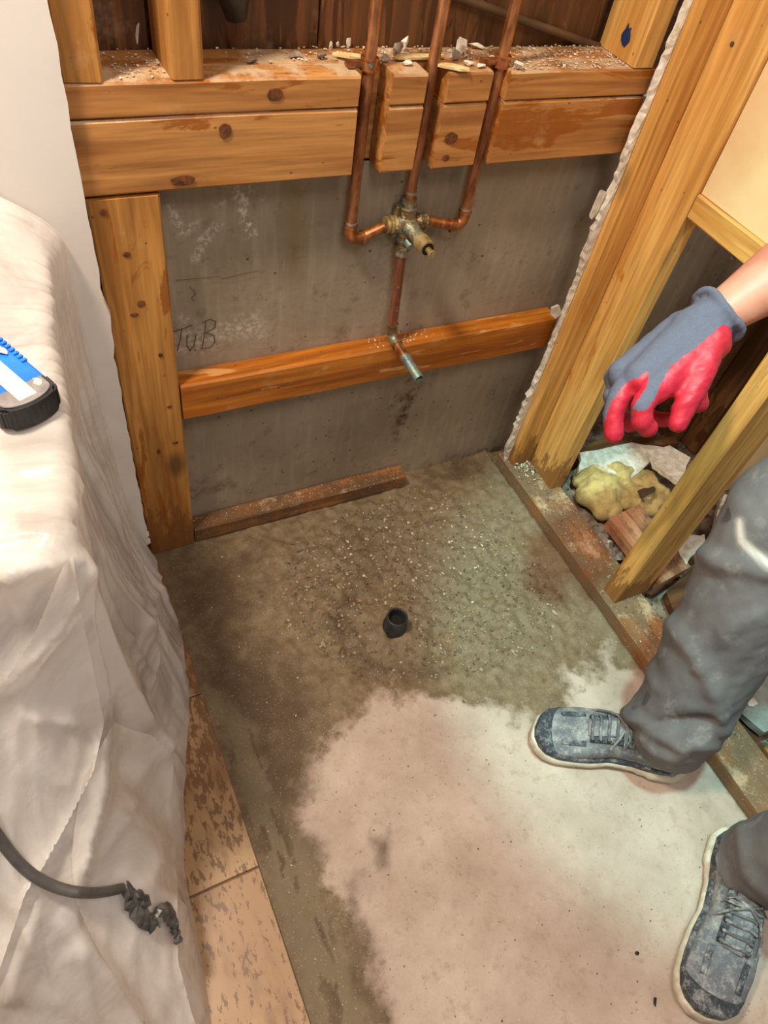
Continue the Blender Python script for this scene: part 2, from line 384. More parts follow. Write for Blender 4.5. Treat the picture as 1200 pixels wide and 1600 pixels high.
def plastic_sheet():
    t = NT('translucent_plastic_sheet'); v = t.coord('Object', rnd=False)
    p = t.p; n = t.noise(v, 5, 5, .6, 1.5)
    p.inputs['Base Color'].default_value = s2l((246, 240, 234)); p.inputs['Roughness'].default_value = .22
    tr = t.new('ShaderNodeBsdfTransparent'); tr.inputs[0].default_value = (.96, .94, .92, 1)
    tl = t.new('ShaderNodeBsdfTranslucent'); tl.inputs[0].default_value = s2l((246, 238, 230))
    m1 = t.new('ShaderNodeMixShader'); m1.inputs[0].default_value = .35; t.lk(p.outputs[0], m1.inputs[1]); t.lk(tl.outputs[0], m1.inputs[2])
    m2 = t.new('ShaderNodeMixShader'); t.lk(t.rng(n, .40, .66, .05, .46), m2.inputs[0]); t.lk(m1.outputs[0], m2.inputs[1]); t.lk(tr.outputs[0], m2.inputs[2])
    t.lk(m2.outputs[0], t.out.inputs[0])
    w = t.noise(t.coord('Object', (16, 16, 6), False), 1.6, 5, .55, 2.0); w2 = t.noise(t.coord('Object', (70, 70, 9), False), 1.2, 4, .6, 1.5); t.bump(t.math('ADD', w, t.math('MULTIPLY', w2, .5)), .25, .004)
    return t.m
SHEET = plastic_sheet()
def tile_mat():
    t = NT('floor_tile'); v = t.coord('Object', rnd=True); a = t.coord('Generated', rnd=False)
    g = t.new('ShaderNodeNewGeometry').outputs['Position']
    c = t.mix(t.rng(t.noise(v, 6, 5), .4, .6), s2l((184, 148, 106)), s2l((166, 128, 88)))
    sepx = t.new('ShaderNodeSeparateXYZ'); t.lk(g, sepx.inputs[0]); far = t.rng(sepx.outputs[1], -.75, -.2, 0, 1)
    mp = t.new('ShaderNodeMapping'); mp.inputs['Scale'].default_value = (2.2, .9, 1); t.lk(g, mp.inputs[0])
    n = t.noise(mp.outputs[0], 55, 5, .7); th = t.math('SUBTRACT', n, t.rng(far, 0, 1, .575, .44))
    c = t.mix(t.math('MULTIPLY', t.rng(th, 0, .02), .8), c, s2l((104, 70, 38)))
    n = t.noise(mp.outputs[0], 8, 6, .6); c = t.mix(t.math('MULTIPLY', t.rng(t.math('ADD', n, t.math('MULTIPLY', far, .16)), .54, .68), .6), c, s2l((124, 86, 50)))
    t.bump(t.noise(v, 60, 4), .15, .001)
    return t.set(Base_Color=c, Roughness=.4)
TILE = tile_mat(); GROUT = plain('grout', (140, 112, 84), (110, 84, 60), 60, .85)
def cloth_mat():
    t = NT('dusty_grey_trousers'); v = t.coord('Object', rnd=False)
    c = t.mix(t.rng(t.noise(v, 7, 6, .65), .35, .65), s2l((118, 114, 114)), s2l((92, 89, 90)))
    c = t.mix(t.math('MULTIPLY', t.rng(t.noise(v, 22, 6, .7), .56, .74), .5), c, s2l((172, 164, 158)))
    d = t.rng(t.noise(v, 13, 2), .70, .73); c = t.mix(t.math('MULTIPLY', d, .7), c, s2l((62, 58, 60)))
    c = t.mix(t.attr('chalk'), c, s2l((232, 226, 216)))
    wv = t.noise(t.coord('Object', (900, 900, 300), False), 1, 2); t.bump(t.math('ADD', t.math('MULTIPLY', wv, .25), t.noise(v, 30, 5)), .3, .003)
    return t.set(Base_Color=c, Roughness=.9)
TROU = cloth_mat()
def glove_mat():
    t = NT('knit_glove_red_dip'); v = t.coord('Object', rnd=False)
    r = t.rng(t.attr('dip'), .45, .55)
    wv = t.noise(v, 500, 2)
    gr = t.mix(wv, s2l((84, 82, 98)), s2l((108, 106, 122))); rd = t.mix(t.noise(v, 60, 4), s2l((206, 40, 60)), s2l((180, 26, 46)))
    t.bump(t.math('MULTIPLY', wv, .6), .3, .002)
    return t.set(Base_Color=t.mix(r, gr, rd), Roughness=t.rng(r, 0, 1, .95, .5))
GLOVE = glove_mat()
def shoe_mat(name, base, dust, amt):
    t = NT(name); v = t.coord('Object')
    c = t.mix(t.rng(t.noise(v, 24, 8, .72), .62 - amt * .3, .66 - amt * .1), s2l(base), s2l(dust))
    c = t.mix(t.math('MULTIPLY', t.rng(t.vor(v, 260, rand=.1), .12, .24, 1, 0), .22), c, s2l((214, 210, 204)))
    c = t.mix(t.math('MULTIPLY', t.rng(t.noise(v, 60, 8, .8), .50, .66), .6), c, s2l((206, 202, 194)))
    t.bump(t.noise(v, 300, 3), .4, .001); return t.set(Base_Color=c, Roughness=.8)
SHOEU = shoe_mat('dusty_mesh_upper', (104, 108, 114), (150, 152, 152), .5)
SHOED = shoe_mat('dark_overlay', (56, 62, 72), (116, 120, 124), .35)
SOLEM = plain('dusty_white_sole', (224, 214, 194), (190, 178, 156), 30, .8, bump=.3)
LACEM = shoe_mat('grey_laces', (92, 92, 94), (140, 138, 136), .4)
EYEW = plain('eye_white', (235, 232, 226), (228, 222, 216), 20, .2)
STRUCT = dict(kind='structure')

# ------------------------------------------------------------------ the setting
def grid(name, x0, x1, y0, y1, step, mat, fn=None):
    nx = int(round((x1-x0)/step)); ny = int(round((y1-y0)/step)); X, Y = np.meshgrid(np.linspace(x0, x1, nx+1), np.linspace(y0, y1, ny+1), indexing='ij')
    P = np.stack([X.ravel(), Y.ravel(), np.zeros(X.size)], 1)
    idx = np.arange(X.size).reshape(nx+1, ny+1)
    F = np.stack([idx[:-1, :-1], idx[1:, :-1], idx[1:, 1:], idx[:-1, 1:]], -1).reshape(-1, 4)
    me = bpy.data.meshes.new(name); me.vertices.add(len(P)); me.vertices.foreach_set('co', P.ravel())
    me.loops.add(F.size); me.loops.foreach_set('vertex_index', F.ravel().astype(np.int32)); me.polygons.add(len(F))
    me.polygons.foreach_set('loop_start', np.arange(0, F.size, 4, dtype=np.int32)); me.update(calc_edges=True)
    return me, P
# shower slab: relief, stains and painted left-side shade in floor metres
me, P = grid('floor', -0.02, 0.815, -1.50, 0.045, .004, None)
XY = P[:, :2].copy(); px = pix(np.c_[XY, np.zeros(len(XY))])
wob = np.stack([fbm(XY[:, 0]*22, XY[:, 1]*22, 4, 0)-.5, fbm(XY[:, 0]*22, XY[:, 1]*22, 4, 1)-.5], 1)
pw = px + wob * 55
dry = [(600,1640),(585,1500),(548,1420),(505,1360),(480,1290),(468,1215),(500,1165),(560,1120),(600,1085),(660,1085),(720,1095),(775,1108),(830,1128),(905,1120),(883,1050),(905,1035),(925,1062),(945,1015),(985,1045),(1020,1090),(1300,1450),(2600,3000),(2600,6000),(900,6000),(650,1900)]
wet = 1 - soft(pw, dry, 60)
half = soft(pw, [(430,850),(640,800),(700,900),(650,1090),(470,1110),(380,960)], 160) * .18
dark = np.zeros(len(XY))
for poly, w, k in [([(330,1010),(430,1000),(500,1120),(490,1190),(470,1290),(500,1380),(560,1600),(500,1640),(440,1480),(370,1200)], 90, 1.0),  # left-hand polygons mix wet slab with painted shadow
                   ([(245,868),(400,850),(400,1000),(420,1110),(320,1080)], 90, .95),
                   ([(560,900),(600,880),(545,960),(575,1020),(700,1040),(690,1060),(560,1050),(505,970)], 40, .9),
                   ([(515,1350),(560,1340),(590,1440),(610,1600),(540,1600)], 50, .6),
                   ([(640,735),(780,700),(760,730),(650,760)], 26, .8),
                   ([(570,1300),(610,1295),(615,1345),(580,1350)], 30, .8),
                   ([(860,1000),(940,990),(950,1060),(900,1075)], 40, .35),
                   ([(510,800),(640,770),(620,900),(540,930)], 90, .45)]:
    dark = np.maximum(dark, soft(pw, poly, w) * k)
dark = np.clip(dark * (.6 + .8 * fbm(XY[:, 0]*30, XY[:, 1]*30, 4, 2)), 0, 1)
strip = soft(pw, [(318,1070),(350,1075),(430,1230),(520,1420),(570,1640),(505,1640),(405,1330)], 30) * (fbm(XY[:, 0]*50, XY[:, 1]*12, 4, 1) > .45) * .8
gr = soft(pw, [(600,790),(760,770),(860,900),(850,1010),(640,1020),(600,900)], 120) * .75
DR = at(616, 985, 'z', 0.0); DRC = np.array([DR.x + .002, DR.y + .005])
r = np.hypot(XY[:, 0]-DRC[0], XY[:, 1]-DRC[1])
mound = np.clip(1 - r/.075, 0, 1); dark *= 1 - np.clip(1.3 - r/.07, 0, 1); gr *= 1 - np.clip(1.3 - r/.07, 0, 1); dark *= 1 - .5*strip; gr = np.maximum(gr, strip)
rough_zone = soft(pw, [(420,830),(640,740),(800,800),(880,960),(840,1040),(680,1060),(520,1060),(440,960)], 150)
z = (fbm(XY[:, 0]*14, XY[:, 1]*14, 3, 0)-.5)*.006 + rough_zone * ((fbm(XY[:, 0]*60, XY[:, 1]*60, 4, 1)-.5)*.022)
z += .008*mound**1.5 - .005*np.exp(-((r-.10)/.025)**2)
z += np.clip(XY[:, 0]-.77, 0, .03)*.35   # cove against the sill
z[(XY[:, 0] > .80)] = -.002
z = np.minimum(z, .014); z -= .003
P[:, 2] = z; set_co(me, P); attr(me, 'stain', np.stack([np.clip(wet - half, 0, 1), dark, gr], 1))  # second channel holds wet patches and the painted left shade
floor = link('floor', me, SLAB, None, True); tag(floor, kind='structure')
FBV = BVHTree.FromPolygons([tuple(p) for p in P], [tuple(f.vertices) for f in me.polygons])
def fz(x, y):
    h = FBV.ray_cast(Vector((x, y, .5)), Vector((0, 0, -1))); return h[0].z if h[0] else 0
# subfloor under everything
bm = bmesh.new(); box(bm, (-1.3, -1.9, -.06), (2.2, .3, -.012)); tag(link('floor', bm_mesh('subfloor', bm), GROUT), kind='structure')
# tiles left of the shower
tile_root = None
tb = bmesh.new(); box(tb, (-.149, -.1485, -.010), (.149, .1485, .0), .0012); tme = bm_mesh('tile', tb); tme.materials.append(TILE)
bm = bmesh.new(); box(bm, (-1.2, -1.5, -.012), (.006, -.012, .002)); tfloor = tag(link('floor', bm_mesh('tile_bed', bm), GROUT), kind='structure')
for i in range(4):
    for j in range(5):
        o = bpy.data.objects.new('tile', tme); COL.objects.link(o); o.location = (-.143 - .302*i, -.1715 - .3*j, .0065); o.parent = tfloor
        o.rotation_euler = (random.uniform(-.001, .001), random.uniform(-.001, .001), 0)

# concrete back wall (front face y=.04), x 0..1.6
me, Q = grid('wall_back', -.02, 1.75, -.06, .729, .006, None)
U = Q[:, 0].copy(); V = Q[:, 1].copy(); pos = np.stack([U, np.full(len(U), .04), V], 1)
pos[:, 1] += (fbm(U*8, V*8, 3, 0)-.5)*.003
pp = pix(pos) + np.stack([fbm(U*60, V*60, 3, 0)-.5, fbm(U*60, V*60, 3, 1)-.5], 1)*22
rust = np.zeros(len(U)); wht = np.zeros(len(U)); yel = np.zeros(len(U))
for ln, w, k in [([(648,600),(636,630),(628,660)], 9, 1), ([(640,612),(620,622)], 6, .8), ([(616,668),(620,690)], 6, .7), ([(530,515),(533,530)], 12, .5), ([(300,770),(360,755)], 10, .5), ([(650,750),(790,700)], 16, .8), ([(585,555),(640,540)], 14, .3)]:
    d, _, _ = seg_dist(pp, ln); rust = np.maximum(rust, np.clip(1.3 - d/w, 0, 1)*k)
for ln, w, k in [([(372,300),(380,335),(388,368)], 9, 1), ([(392,295),(405,310)], 6, .8), ([(345,350),(315,375),(308,405)], 8, .7), ([(262,325),(285,368),(305,350)], 9, .7), ([(340,320),(352,315)], 8, .5), ([(290,540),(340,520),(400,510)], 22, .6), ([(290,500),(300,540)], 14, .5), ([(600,360),(620,540)], 40, .15)]:
    d, _, _ = seg_dist(pp, ln); wht = np.maximum(wht, np.clip(1.2 - d/w, 0, 1)*k)
d, _, _ = seg_dist(pp, [(460,290),(462,420)]); yel = np.clip(1 - d/24, 0, 1)
# orientation: the grid's y becomes world z; flip to face the room
set_co(me, pos); attr(me, 'stain', np.stack([rust, wht, yel], 1))
me.flip_normals()
wb = tag(link('wall_back', me, CONC, None, True), kind='structure')
bm = bmesh.new(); box(bm, (-.02, .052, -.06), (1.75, .2, .728)); tag(link('wall_back', bm_mesh('wall_core', bm), CONC), kind='structure')
attr(bpy.data.objects['wall_back.001'].data, 'stain', np.zeros((8, 3)))
# pencilled letters on the concrete
def strokes(name, lines, w, mat, parent, y=.0365):
    bm = bmesh.new()
    for ln in lines:
        p = [at(a, b, 'y', y) for a, b in ln]
        for a, b in zip(p, p[1:]):
            d = (b - a).normalized(); s = Vector((-d.z, 0, d.x)) * w/2; e = d * w/3
            bm.faces.new([bm.verts.new(q) for q in (a - s - e, b - s + e, b + s + e, a + s - e)])
    return link(name, bm_mesh(name, bm), mat, parent)
strokes('pencil_writing', [[(271,518),(284,514),(300,508)], [(284,514),(282,530),(277,548)],
        [(293,524),(292,540),(297,548),(303,540),(306,524)], [(304,546),(306,548)],
        [(322,503),(320,520),(316,544)], [(316,504),(328,499),(337,502),(336,512),(322,520),(334,524),(336,535),(328,543),(314,545)]], .0016, PENCIL, wb)
strokes('pencil_writing', [[(296,448),(304,455),(306,462)], [(306,458),(299,466),(304,470)], [(404,423),(345,436)], [(275,438),(345,432)]], .0009, PENCIL, wb)

# drywall left of the opening, ragged cut edge
bm = bmesh.new(); n = 90; rnd = random.Random(4); fr = []; bk = []
for i in range(n + 1):
    zz = .045 + (2.3 - .045) * (i / n) ** 1.5
    e = -.0045 + rnd.uniform(-.0012, .0012) + .006 * max(0, noise.noise((zz * 12, 0, 3)) - .2)
    if .52 < zz < .58: e += .004
    if zz < .1: e += rnd.uniform(-.006, .004)
    fr.append(bm.verts.new((e, -.013, zz))); bk.append(bm.verts.new((e + rnd.uniform(-.001, .002), -.0015, zz)))
l1 = [bm.verts.new((-1.2, -.013, v.co.z)) for v in fr]; l2 = [bm.verts.new((-1.2, -.0015, v.co.z)) for v in fr]
for i in range(n):
    for a, b in ((fr, bk), (l1, fr), (bk, l2)): bm.faces.new((a[i], b[i], b[i+1], a[i+1]))
bm.faces.new((fr[0], l1[0], l2[0], bk[0])); bm.faces.new((fr[-1], bk[-1], l2[-1], l1[-1]))
bmesh.ops.recalc_face_normals(bm, faces=bm.faces)
wl = tag(link('wall_left', bm_mesh('wall_left', bm), DRYW), kind='structure')
bm = bmesh.new(); box(bm, (-1.2, .09, .0), (-.006, .11, 2.3)); tag(link('wall_left', bm_mesh('wl_back', bm), BLACKV), kind='structure')
bm = bmesh.new(); box(bm, (-1.22, -1.9, 0), (-1.2, .1, 2.3)); tag(link('wall_left', bm_mesh('wl_side', bm), DRYW), kind='structure')
# adjacent room ground behind the partition
me, Q = grid('floor', .897, 2.1, -1.5, .045, .008, None)
Q[:, 2] = .0 + (fbm(Q[:, 0]*18, Q[:, 1]*18, 4, 0)-.5)*.03 + (fbm(Q[:, 0]*60, Q[:, 1]*60, 3, 1)-.5)*.012 - .004
set_co(me, Q); af = tag(link('floor', me, DEBF, None, True), kind='structure')
ABV = BVHTree.FromPolygons([tuple(p) for p in Q], [tuple(f.vertices) for f in me.polygons])
def az(x, y):
    h = ABV.ray_cast(Vector((x, y, .5)), Vector((0, 0, -1))); return h[0].z if h[0] else 0

# ------------------------------------------------------------------ framing
def L(o, label, cat='lumber', group=None): return tag(o, label, cat, group)
L(lumber('jack_stud', (-.002, -.001, .0), (.085, .038, .7255), 'z', WOOD), 'flat upright stud left of the bare concrete, under the header boards', 'stud')
L(lumber('bottom_plate', (.0862, .0005, .0), (.56, .038, .037), 'x', WOODX), 'short dirty bottom plate on the slab along the concrete wall', 'board')
L(lumber('blocking_board', (.0865, .0, .340), (.822, .039, .412), 'x', WOODO), 'wet orange horizontal blocking board across the middle of the concrete', 'board')
NB = [(-.004, .343), (.3885, .4385), (.471, .538), (.567, .823)]
nm = ['long', 'narrow', 'middle', 'right']
hl = ['header board left of the left copper pipe, above the upright stud', 'narrow header block between the left and middle copper pipes', 'knotty header block between the middle and right copper pipes', 'smooth header board right of the right copper pipe']
pl = ['long upper plate board left of the copper pipes', 'narrow upper plate block between left and middle copper pipes', 'upper plate block between middle and right copper pipes', 'dust covered upper plate board right of the copper pipes']
for i, (a, b) in enumerate(NB):
    L(lumber('header_board', (a, .0, .7295), (b, .038, .8165), 'x', WOODP, cut=.0006, seed=i), hl[i], 'board')
    L(lumber('plate_board', (a, .0, .8178), (b, .0405, .8555), 'x', WOODP, cut=.0008, seed=20+i), pl[i], 'board')
L(lumber('plate_board', (-.004, .0412, .7295), (.823, .0885, .8550), 'x', WOODP, seed=31), 'rear strip of the plate under the rubble, behind the three copper pipes', 'board')
L(lumber('wall_stud', (-.005, .0, .8562), (.038, .0885, 2.3), 'z', WOOD, cut=.0012), 'upper left wall stud with splintered foot beside the white drywall', 'stud')
L(lumber('wall_stud', (.110, .0, .8562), (.147, .0885, 2.3), 'z', WOOD), 'upper wall stud second from the drywall, with an orange stain', 'stud')
us = L(lumber('wall_stud', (.779, .0, .8562), (.818, .0885, 2.3), 'z', WOODY), 'upper right wall stud marked with a dark blue smear', 'stud')
bm = bmesh.new(); bmesh.ops.create_circle(bm, segments=14, radius=.011, cap_ends=True)
for v in bm.verts: v.co = Vector((0, v.co.x*random.uniform(.3, 1.1), v.co.y*1.2*random.uniform(.4, 1.4)))
o = link('paint_smear', bm_mesh('paint_smear', bm), BLUEINK); o.location = (.7775, .035, .885); o.rotation_euler = (0, 0, 0)
o.parent = us; o.matrix_parent_inverse = us.matrix_world.inverted(); o['label'] = 'dark blue smear'
KNOT = plain('knot_wood', (70, 40, 18), (128, 72, 30), 160, .6, lo=.35, hi=.6)
for k, (a, b, rx, rz, on) in enumerate([(430, 148, .010, .007, 'plate_board'), (352, 205, .008, .009, 'header_board'), (705, 216, .010, .008, 'header_board.002'), (286, 282, .016, .006, 'header_board'), (697, 247, .006, .005, 'header_board.002'), (305, 480, .0, .0, ''), (162, 332, .0045, .0045, 'jack_stud'), (198, 398, .0055, .004, 'jack_stud'), (221, 475, .006, .0055, 'jack_stud'), (210, 492, .006, .003, 'jack_stud'), (251, 555, .0035, .004, 'jack_stud'), (265, 636, .004, .003, 'jack_stud'), (274, 692, .005, .003, 'jack_stud'), (248, 706, .003, .006, 'jack_stud')]):
    if not on: continue
    p_ = at(a, b, 'y', -.0012 if on != 'jack_stud' else -.0020); rk = random.Random(k); bm = bmesh.new(); vs_ = []
    for i in range(16):
        th = 2*math.pi*i/16; q_ = rk.uniform(.9, 1.08); vs_.append(bm.verts.new((p_.x + rx*math.cos(th)*q_, p_.y, p_.z + rz*math.sin(th)*q_)))
    c_ = bm.verts.new((p_.x, p_.y - .0004, p_.z))
    for i in range(16): bm.faces.new((vs_[i], c_, vs_[(i+1) % 16]))
    bmesh.ops.recalc_face_normals(bm, faces=bm.faces); link('knot', bm_mesh('knot', bm), KNOT, bpy.data.objects[on])
# sheathing behind the upper wall: panels side by side
for i, (a, b) in enumerate([(-.01, .108), (.148, .322), (.3235, .56), (.5615, .778)]):
    L(lumber('sheathing_panel', (a, .092 + .003*(i % 2), .80), (b, .106 + .003*(i % 2), 2.3), 'z', WOODK, bev=.001),
      ['dark backing panel between the two left upper studs', 'dark backing panel right of the second upper stud', 'dark backing panel behind the left and middle pipes', 'dark backing panel left of the upper right stud'][i], 'panel')
bm = bmesh.new(); box(bm, (-.02, .111, .80), (1.75, .125, 2.3)); tag(link('wall_back', bm_mesh('wall_upper', bm), WOODK), kind='structure')
o = tube_obj('diagonal_rod', [at(700, -10, 'y', .085), at(955, 80, 'y', .085)], .0055, GREYROD); tag(o, 'thin grey brown rod running diagonally behind the right copper pipe', 'rod')
bm = bmesh.new(); tube(bm, [(.205, .062, .895), (.20, .062, .93), (.19, .060, .99), (.185, .058, 1.1)], [.012, .022, .026, .02], 20); bmesh.ops.recalc_face_normals(bm, faces=bm.faces)
tag(link('vent_pipe', bm_mesh('vent_pipe', bm), BLACKP, None, True), 'black pipe end in the cavity right of the second upper stud', 'pipe')
# partition
sil = L(lumber('sill_plate', (.802, -.884, .0), (.890, -.004, .038), 'y', WOODD), 'long dirty partition sill plate on the right edge of the slab', 'board')
L(lumber('sill_plate', (.802, -1.45, .0), (.890, -.889, .038), 'y', WOODY), 'near sill plate piece behind the second shoe', 'board')
L(lumber('partition_stud', (.812, -.050, .0385), (.899, -.012, 2.3), 'z', WOODY), 'partition stud in the corner, beside the broken drywall edge', 'stud')
L(lumber('partition_stud', (.859, -.140, .0385), (.896, -.0515, 2.3), 'z', WOODY), 'second partition stud from the corner, broad face towards the shower', 'stud')
L(lumber('partition_stud', (.815, -.4445, .0385), (.904, -.406, 2.3), 'z', WOODY), 'partition stud nearest the camera, shaded face beside the grey trousers', 'stud')
L(lumber('blocking_board', (.862, -.4055, .694), (.899, -.1415, .733), 'y', WOODY), 'yellow horizontal blocking under the beige panel at upper right', 'board')
bm = bmesh.new(); box(bm, (.868, -.405, .7335), (.880, -.1415, 2.3), .0008); tag(link('beige_panel', bm_mesh('beige_panel', bm), BEIGE), 'smooth beige wallboard panel at the upper right between studs', 'panel')
# lumber on the floor behind the sill
R1 = Matrix.Rotation(math.radians(-16), 3, 'Z')
L(lumber('floor_joist', (.895, -.835, .002), (1.45, -.797, .04), 'x', WOODY), 'board on the floor running right from the sill behind the shoe', 'board')
# strips of broken drywall in the back right corner
def ragged(name, path, y0, y1, label, mat=GYP, seed=1, w=.01):
    rnd = random.Random(seed); bm = bmesh.new(); A = []; B = []; C_ = []; D = []
    for (x, zz, ww) in path:
        e = rnd.uniform(-.002, .002)
        A.append(bm.verts.new((x - ww + e, y0 + rnd.uniform(-.001, .001), zz))); B.append(bm.verts.new((x, y0, zz)))
        C_.append(bm.verts.new((x, y1, zz))); D.append(bm.verts.new((x - ww*.7 - e, y1, zz + rnd.uniform(-.002, .002))))
    for i in range(len(path)-1):
        for p, q in ((A, B), (B, C_), (C_, D), (D, A)): bm.faces.new((p[i], q[i], q[i+1], p[i+1]))
    bm.faces.new((A[0], B[0], C_[0], D[0])); bm.faces.new((D[-1], C_[-1], B[-1], A[-1]))
    bmesh.ops.recalc_face_normals(bm, faces=bm.faces)
    return tag(link(name, bm_mesh(name, bm), mat), label, 'drywall')
rnd = random.Random(12); path = []
z0 = .012
while z0 < 2.3:
    if z0 < .12: w = .006 + .003*rnd.random() + .010*math.exp(-((z0-.085)/.02)**2)
    elif z0 < .24: w = .009 + .009*rnd.random() 
    elif z0 < .30: w = .005 + .004*rnd.random()
    elif z0 < .52: w = .0022 + .0008*rnd.random()
    elif z0 < .70: w = .003 + .013*math.sin((z0-.52)/.18*math.pi)*rnd.uniform(.6, 1.1)
    elif z0 < .80: w = .006 + .003*rnd.random()
    else: w = .0030 + .001*rnd.random()
    path.append((.8105, z0, w)); z0 += .009 if z0 < 1 else .1
ragged('drywall_edge', path, -.030, -.016, 'white ragged drywall edge left on the corner stud')
for lab, pts, wd in [('hanging torn sliver of drywall below the header at right', [(948,300),(935,330),(925,343),(921,340),(930,318),(940,296)], .004),
                 ('small white drywall scrap at the right end of the middle board', [(862,482),(874,477),(878,490),(868,498),(861,492)], .006)]:
    pts3 = [at(a, b, 'y', -.020) for a, b in pts]; c = sum(pts3, Vector())/len(pts3)
    bm = bmesh.new(); f = [bm.verts.new(p) for p in pts3]; g = [bm.verts.new(c + (p - c)*.85 + Vector((0, wd, 0))) for p in pts3]
    bm.faces.new(f); bm.faces.new(g[::-1])
    for i in range(len(f)): bm.faces.new((f[i], g[i], g[(i+1) % len(f)], f[(i+1) % len(f)]))
    bmesh.ops.recalc_face_normals(bm, faces=bm.faces); tag(link('drywall_scrap', bm_mesh('drywall_scrap', bm), GYP), lab, 'drywall')

# nails
for (p, ax, lab) in [(at(1144, 69, 'x', .859), 'x', 0), (at(1144, 402, 'x', .862), 'x', 0), (at(883, 745, 'y', -.140), 'y', 0), (at(865, 425-0, 'x', .812), 'x', 0)][:3]:
    d = Vector((-1, 0, 0)) if ax == 'x' else Vector((0, -1, 0))
    o = tube_obj('nail_head', [p - d*.004, p + d*.0006], .0035, NAILM, n=10)
    tag(o, {0: 'nail head'}[0] + [' high on the second partition stud', ' in the blocking under the beige panel', ' at the foot of the second partition stud'][[1144, 1145, 883].index(1144) if p.z > .9 else (1 if p.z > .5 else 2)], 'nail')

# ------------------------------------------------------------------ copper plumbing
YP = .022
root = empty('shower_plumbing', at(636, 350, 'y', .02), 'copper pipes and brass shower valve in front of the concrete wall', 'plumbing')
pl_ = at(553, 345, 'y', YP); xl = (at(577, 60, 'y', YP).x + at(565, 200, 'y', YP).x + pl_.x)/3
xm = (at(692, 0, 'y', YP).x + at(641, 318, 'y', YP).x)/2; xr = (at(806, 0, 'y', YP).x + at(728, 330, 'y', YP).x)/2
VC = at(638, 352, 'y', .014); zc = VC.z; RP = .0080
zl = at(556, 372, 'y', YP).z; zr = at(722, 350, 'y', YP).z
p = tube_obj('pipe', [(xl, YP, zl + .02), (xl, YP, 2.3)], RP, COP, root); p['label'] = 'left copper supply pipe'
p = tube_obj('pipe', [(xm, YP, zc + .035), (xm, YP, 2.3)], RP, COP, root); p['label'] = 'middle copper riser pipe'
p = tube_obj('pipe', [(xr, YP, zr + .02), (xr, YP, 2.3)], RP, COP, root); p['label'] = 'right copper supply pipe'
def elbow(name, a, c, b, r, mat, lab=None):
    a, c, b = Vector(a), Vector(c), Vector(b)
    bm = bmesh.new(); pts = [a] + arc(a.lerp(c, .25), c, b.lerp(c, .25), 7) + [b]
    tube(bm, pts, r, 18); 
    for q, d in ((a, (c - a).normalized()), (b, (c - b).normalized())): tube(bm, [q - d*.001, q + d*.0025], r*1.13, 18)
    bmesh.ops.recalc_face_normals(bm, faces=bm.faces); e = link(name, bm_mesh(name, bm), mat, root, True)
    e.modifiers.new('e', 'EDGE_SPLIT').split_angle = math.radians(45)
    if lab: e['label'] = lab
    return e
zcl = zl; 
elbow('elbow_fitting', (xl, YP, zl + .022), (xl, YP, zl), (xl + .022, YP, zl + .0), RP*1.2, COPB)
elbow('elbow_fitting', (xr, YP, zr + .022), (xr, YP, zr), (xr - .022, YP, zr), RP*1.2, COPB)
p = tube_obj('pipe', [(xl + .018, YP, zl), (VC.x - .038, YP - .001, zc - .002)], RP, COPB, root); p['label'] = 'short bright copper stub left of valve'
p = tube_obj('pipe', [(xr - .018, YP, zr), (VC.x + .034, YP - .001, zc + .001)], RP, COPB, root); p['label'] = 'short bright copper stub right of valve'
for x_, z_ in ((xl, zl + .024), (xr, zr + .024), (xm, zc + .047)): tube_obj('solder_ring', [(x_, YP, z_), (x_, YP, z_ + .004)], RP*1.12, SOLDER, root)
# valve body: hub, side nuts, vertical body, cartridge
bm = bmesh.new(); V0 = Vector((VC.x, .018, zc))
ellip(bm, V0, (.017, .015, .019)); 
tube(bm, [V0 + Vector((0, .002, -.042)), V0 + Vector((0, .002, -.02)), V0, V0 + Vector((xm - VC.x, YP - .018, .022)), V0 + Vector((xm - VC.x, YP - .018, .040))], [.0105, .0125, .0145, .0125, .0115], 18)
tube(bm, [V0 + Vector((-.034, .003, -.002)), V0, V0 + Vector((.034, .003, .001))], [.0115, .013, .0115], 18)
box(bm, V0 + Vector((-.020, .006, -.026)), V0 + Vector((-.004, .018, .026)), .003)
bmesh.ops.recalc_face_normals(bm, faces=bm.faces); vb = link('valve_body', bm_mesh('valve_body', bm), BRASS, root, True)
vb.modifiers.new('e', 'EDGE_SPLIT').split_angle = math.radians(50)
def ring(name, c, d, r, th, mat, par, n=18):
    c, d = Vector(c), Vector(d).normalized(); return tube_obj(name, [c - d*th/2, c + d*th/2], r, mat, par, n)
for s, k in ((-1, -.0215), (-1, -.0275), (-1, -.034), (1, .0215), (1, .030)): ring('union_nut', V0 + Vector((k, .003, 0)), (1, 0, 0), .0135 if abs(k) < .03 else .0125, .0045, BRASSY if k < 0 else BRASS, vb, 8 if abs(k) < .025 else 18)
ring('white_washer', V0 + Vector((xm - VC.x, YP - .018, .026)), (0, 0, 1), .0142, .003, SOLDER, vb)
ring('lower_nut', V0 + Vector((0, .002, -.038)), (0, 0, 1), .013, .008, BRASS, vb, 8)
cdir = (at(670, 398, 'y', -.050) - V0); cdir = Vector((cdir.x*.6, cdir.y, cdir.z*.35)).normalized()
c1 = tube_obj('cartridge_sleeve', [V0 + cdir*.006, V0 + cdir*.020, V0 + cdir*.022, V0 + cdir*.042, V0 + cdir*.043, V0 + cdir*.058], [.0125, .0122, .0108, .0108, .0122, .0122], VERD, root)
c1.data.materials.clear(); c1.data.materials.append(copper('pale_green_brass', (176, 168, 132), (128, 124, 100), .5, .5, .45, .5))
tube_obj('cartridge_end', [V0 + cdir*.044, V0 + cdir*.0655], .0126, BRASSY, root)
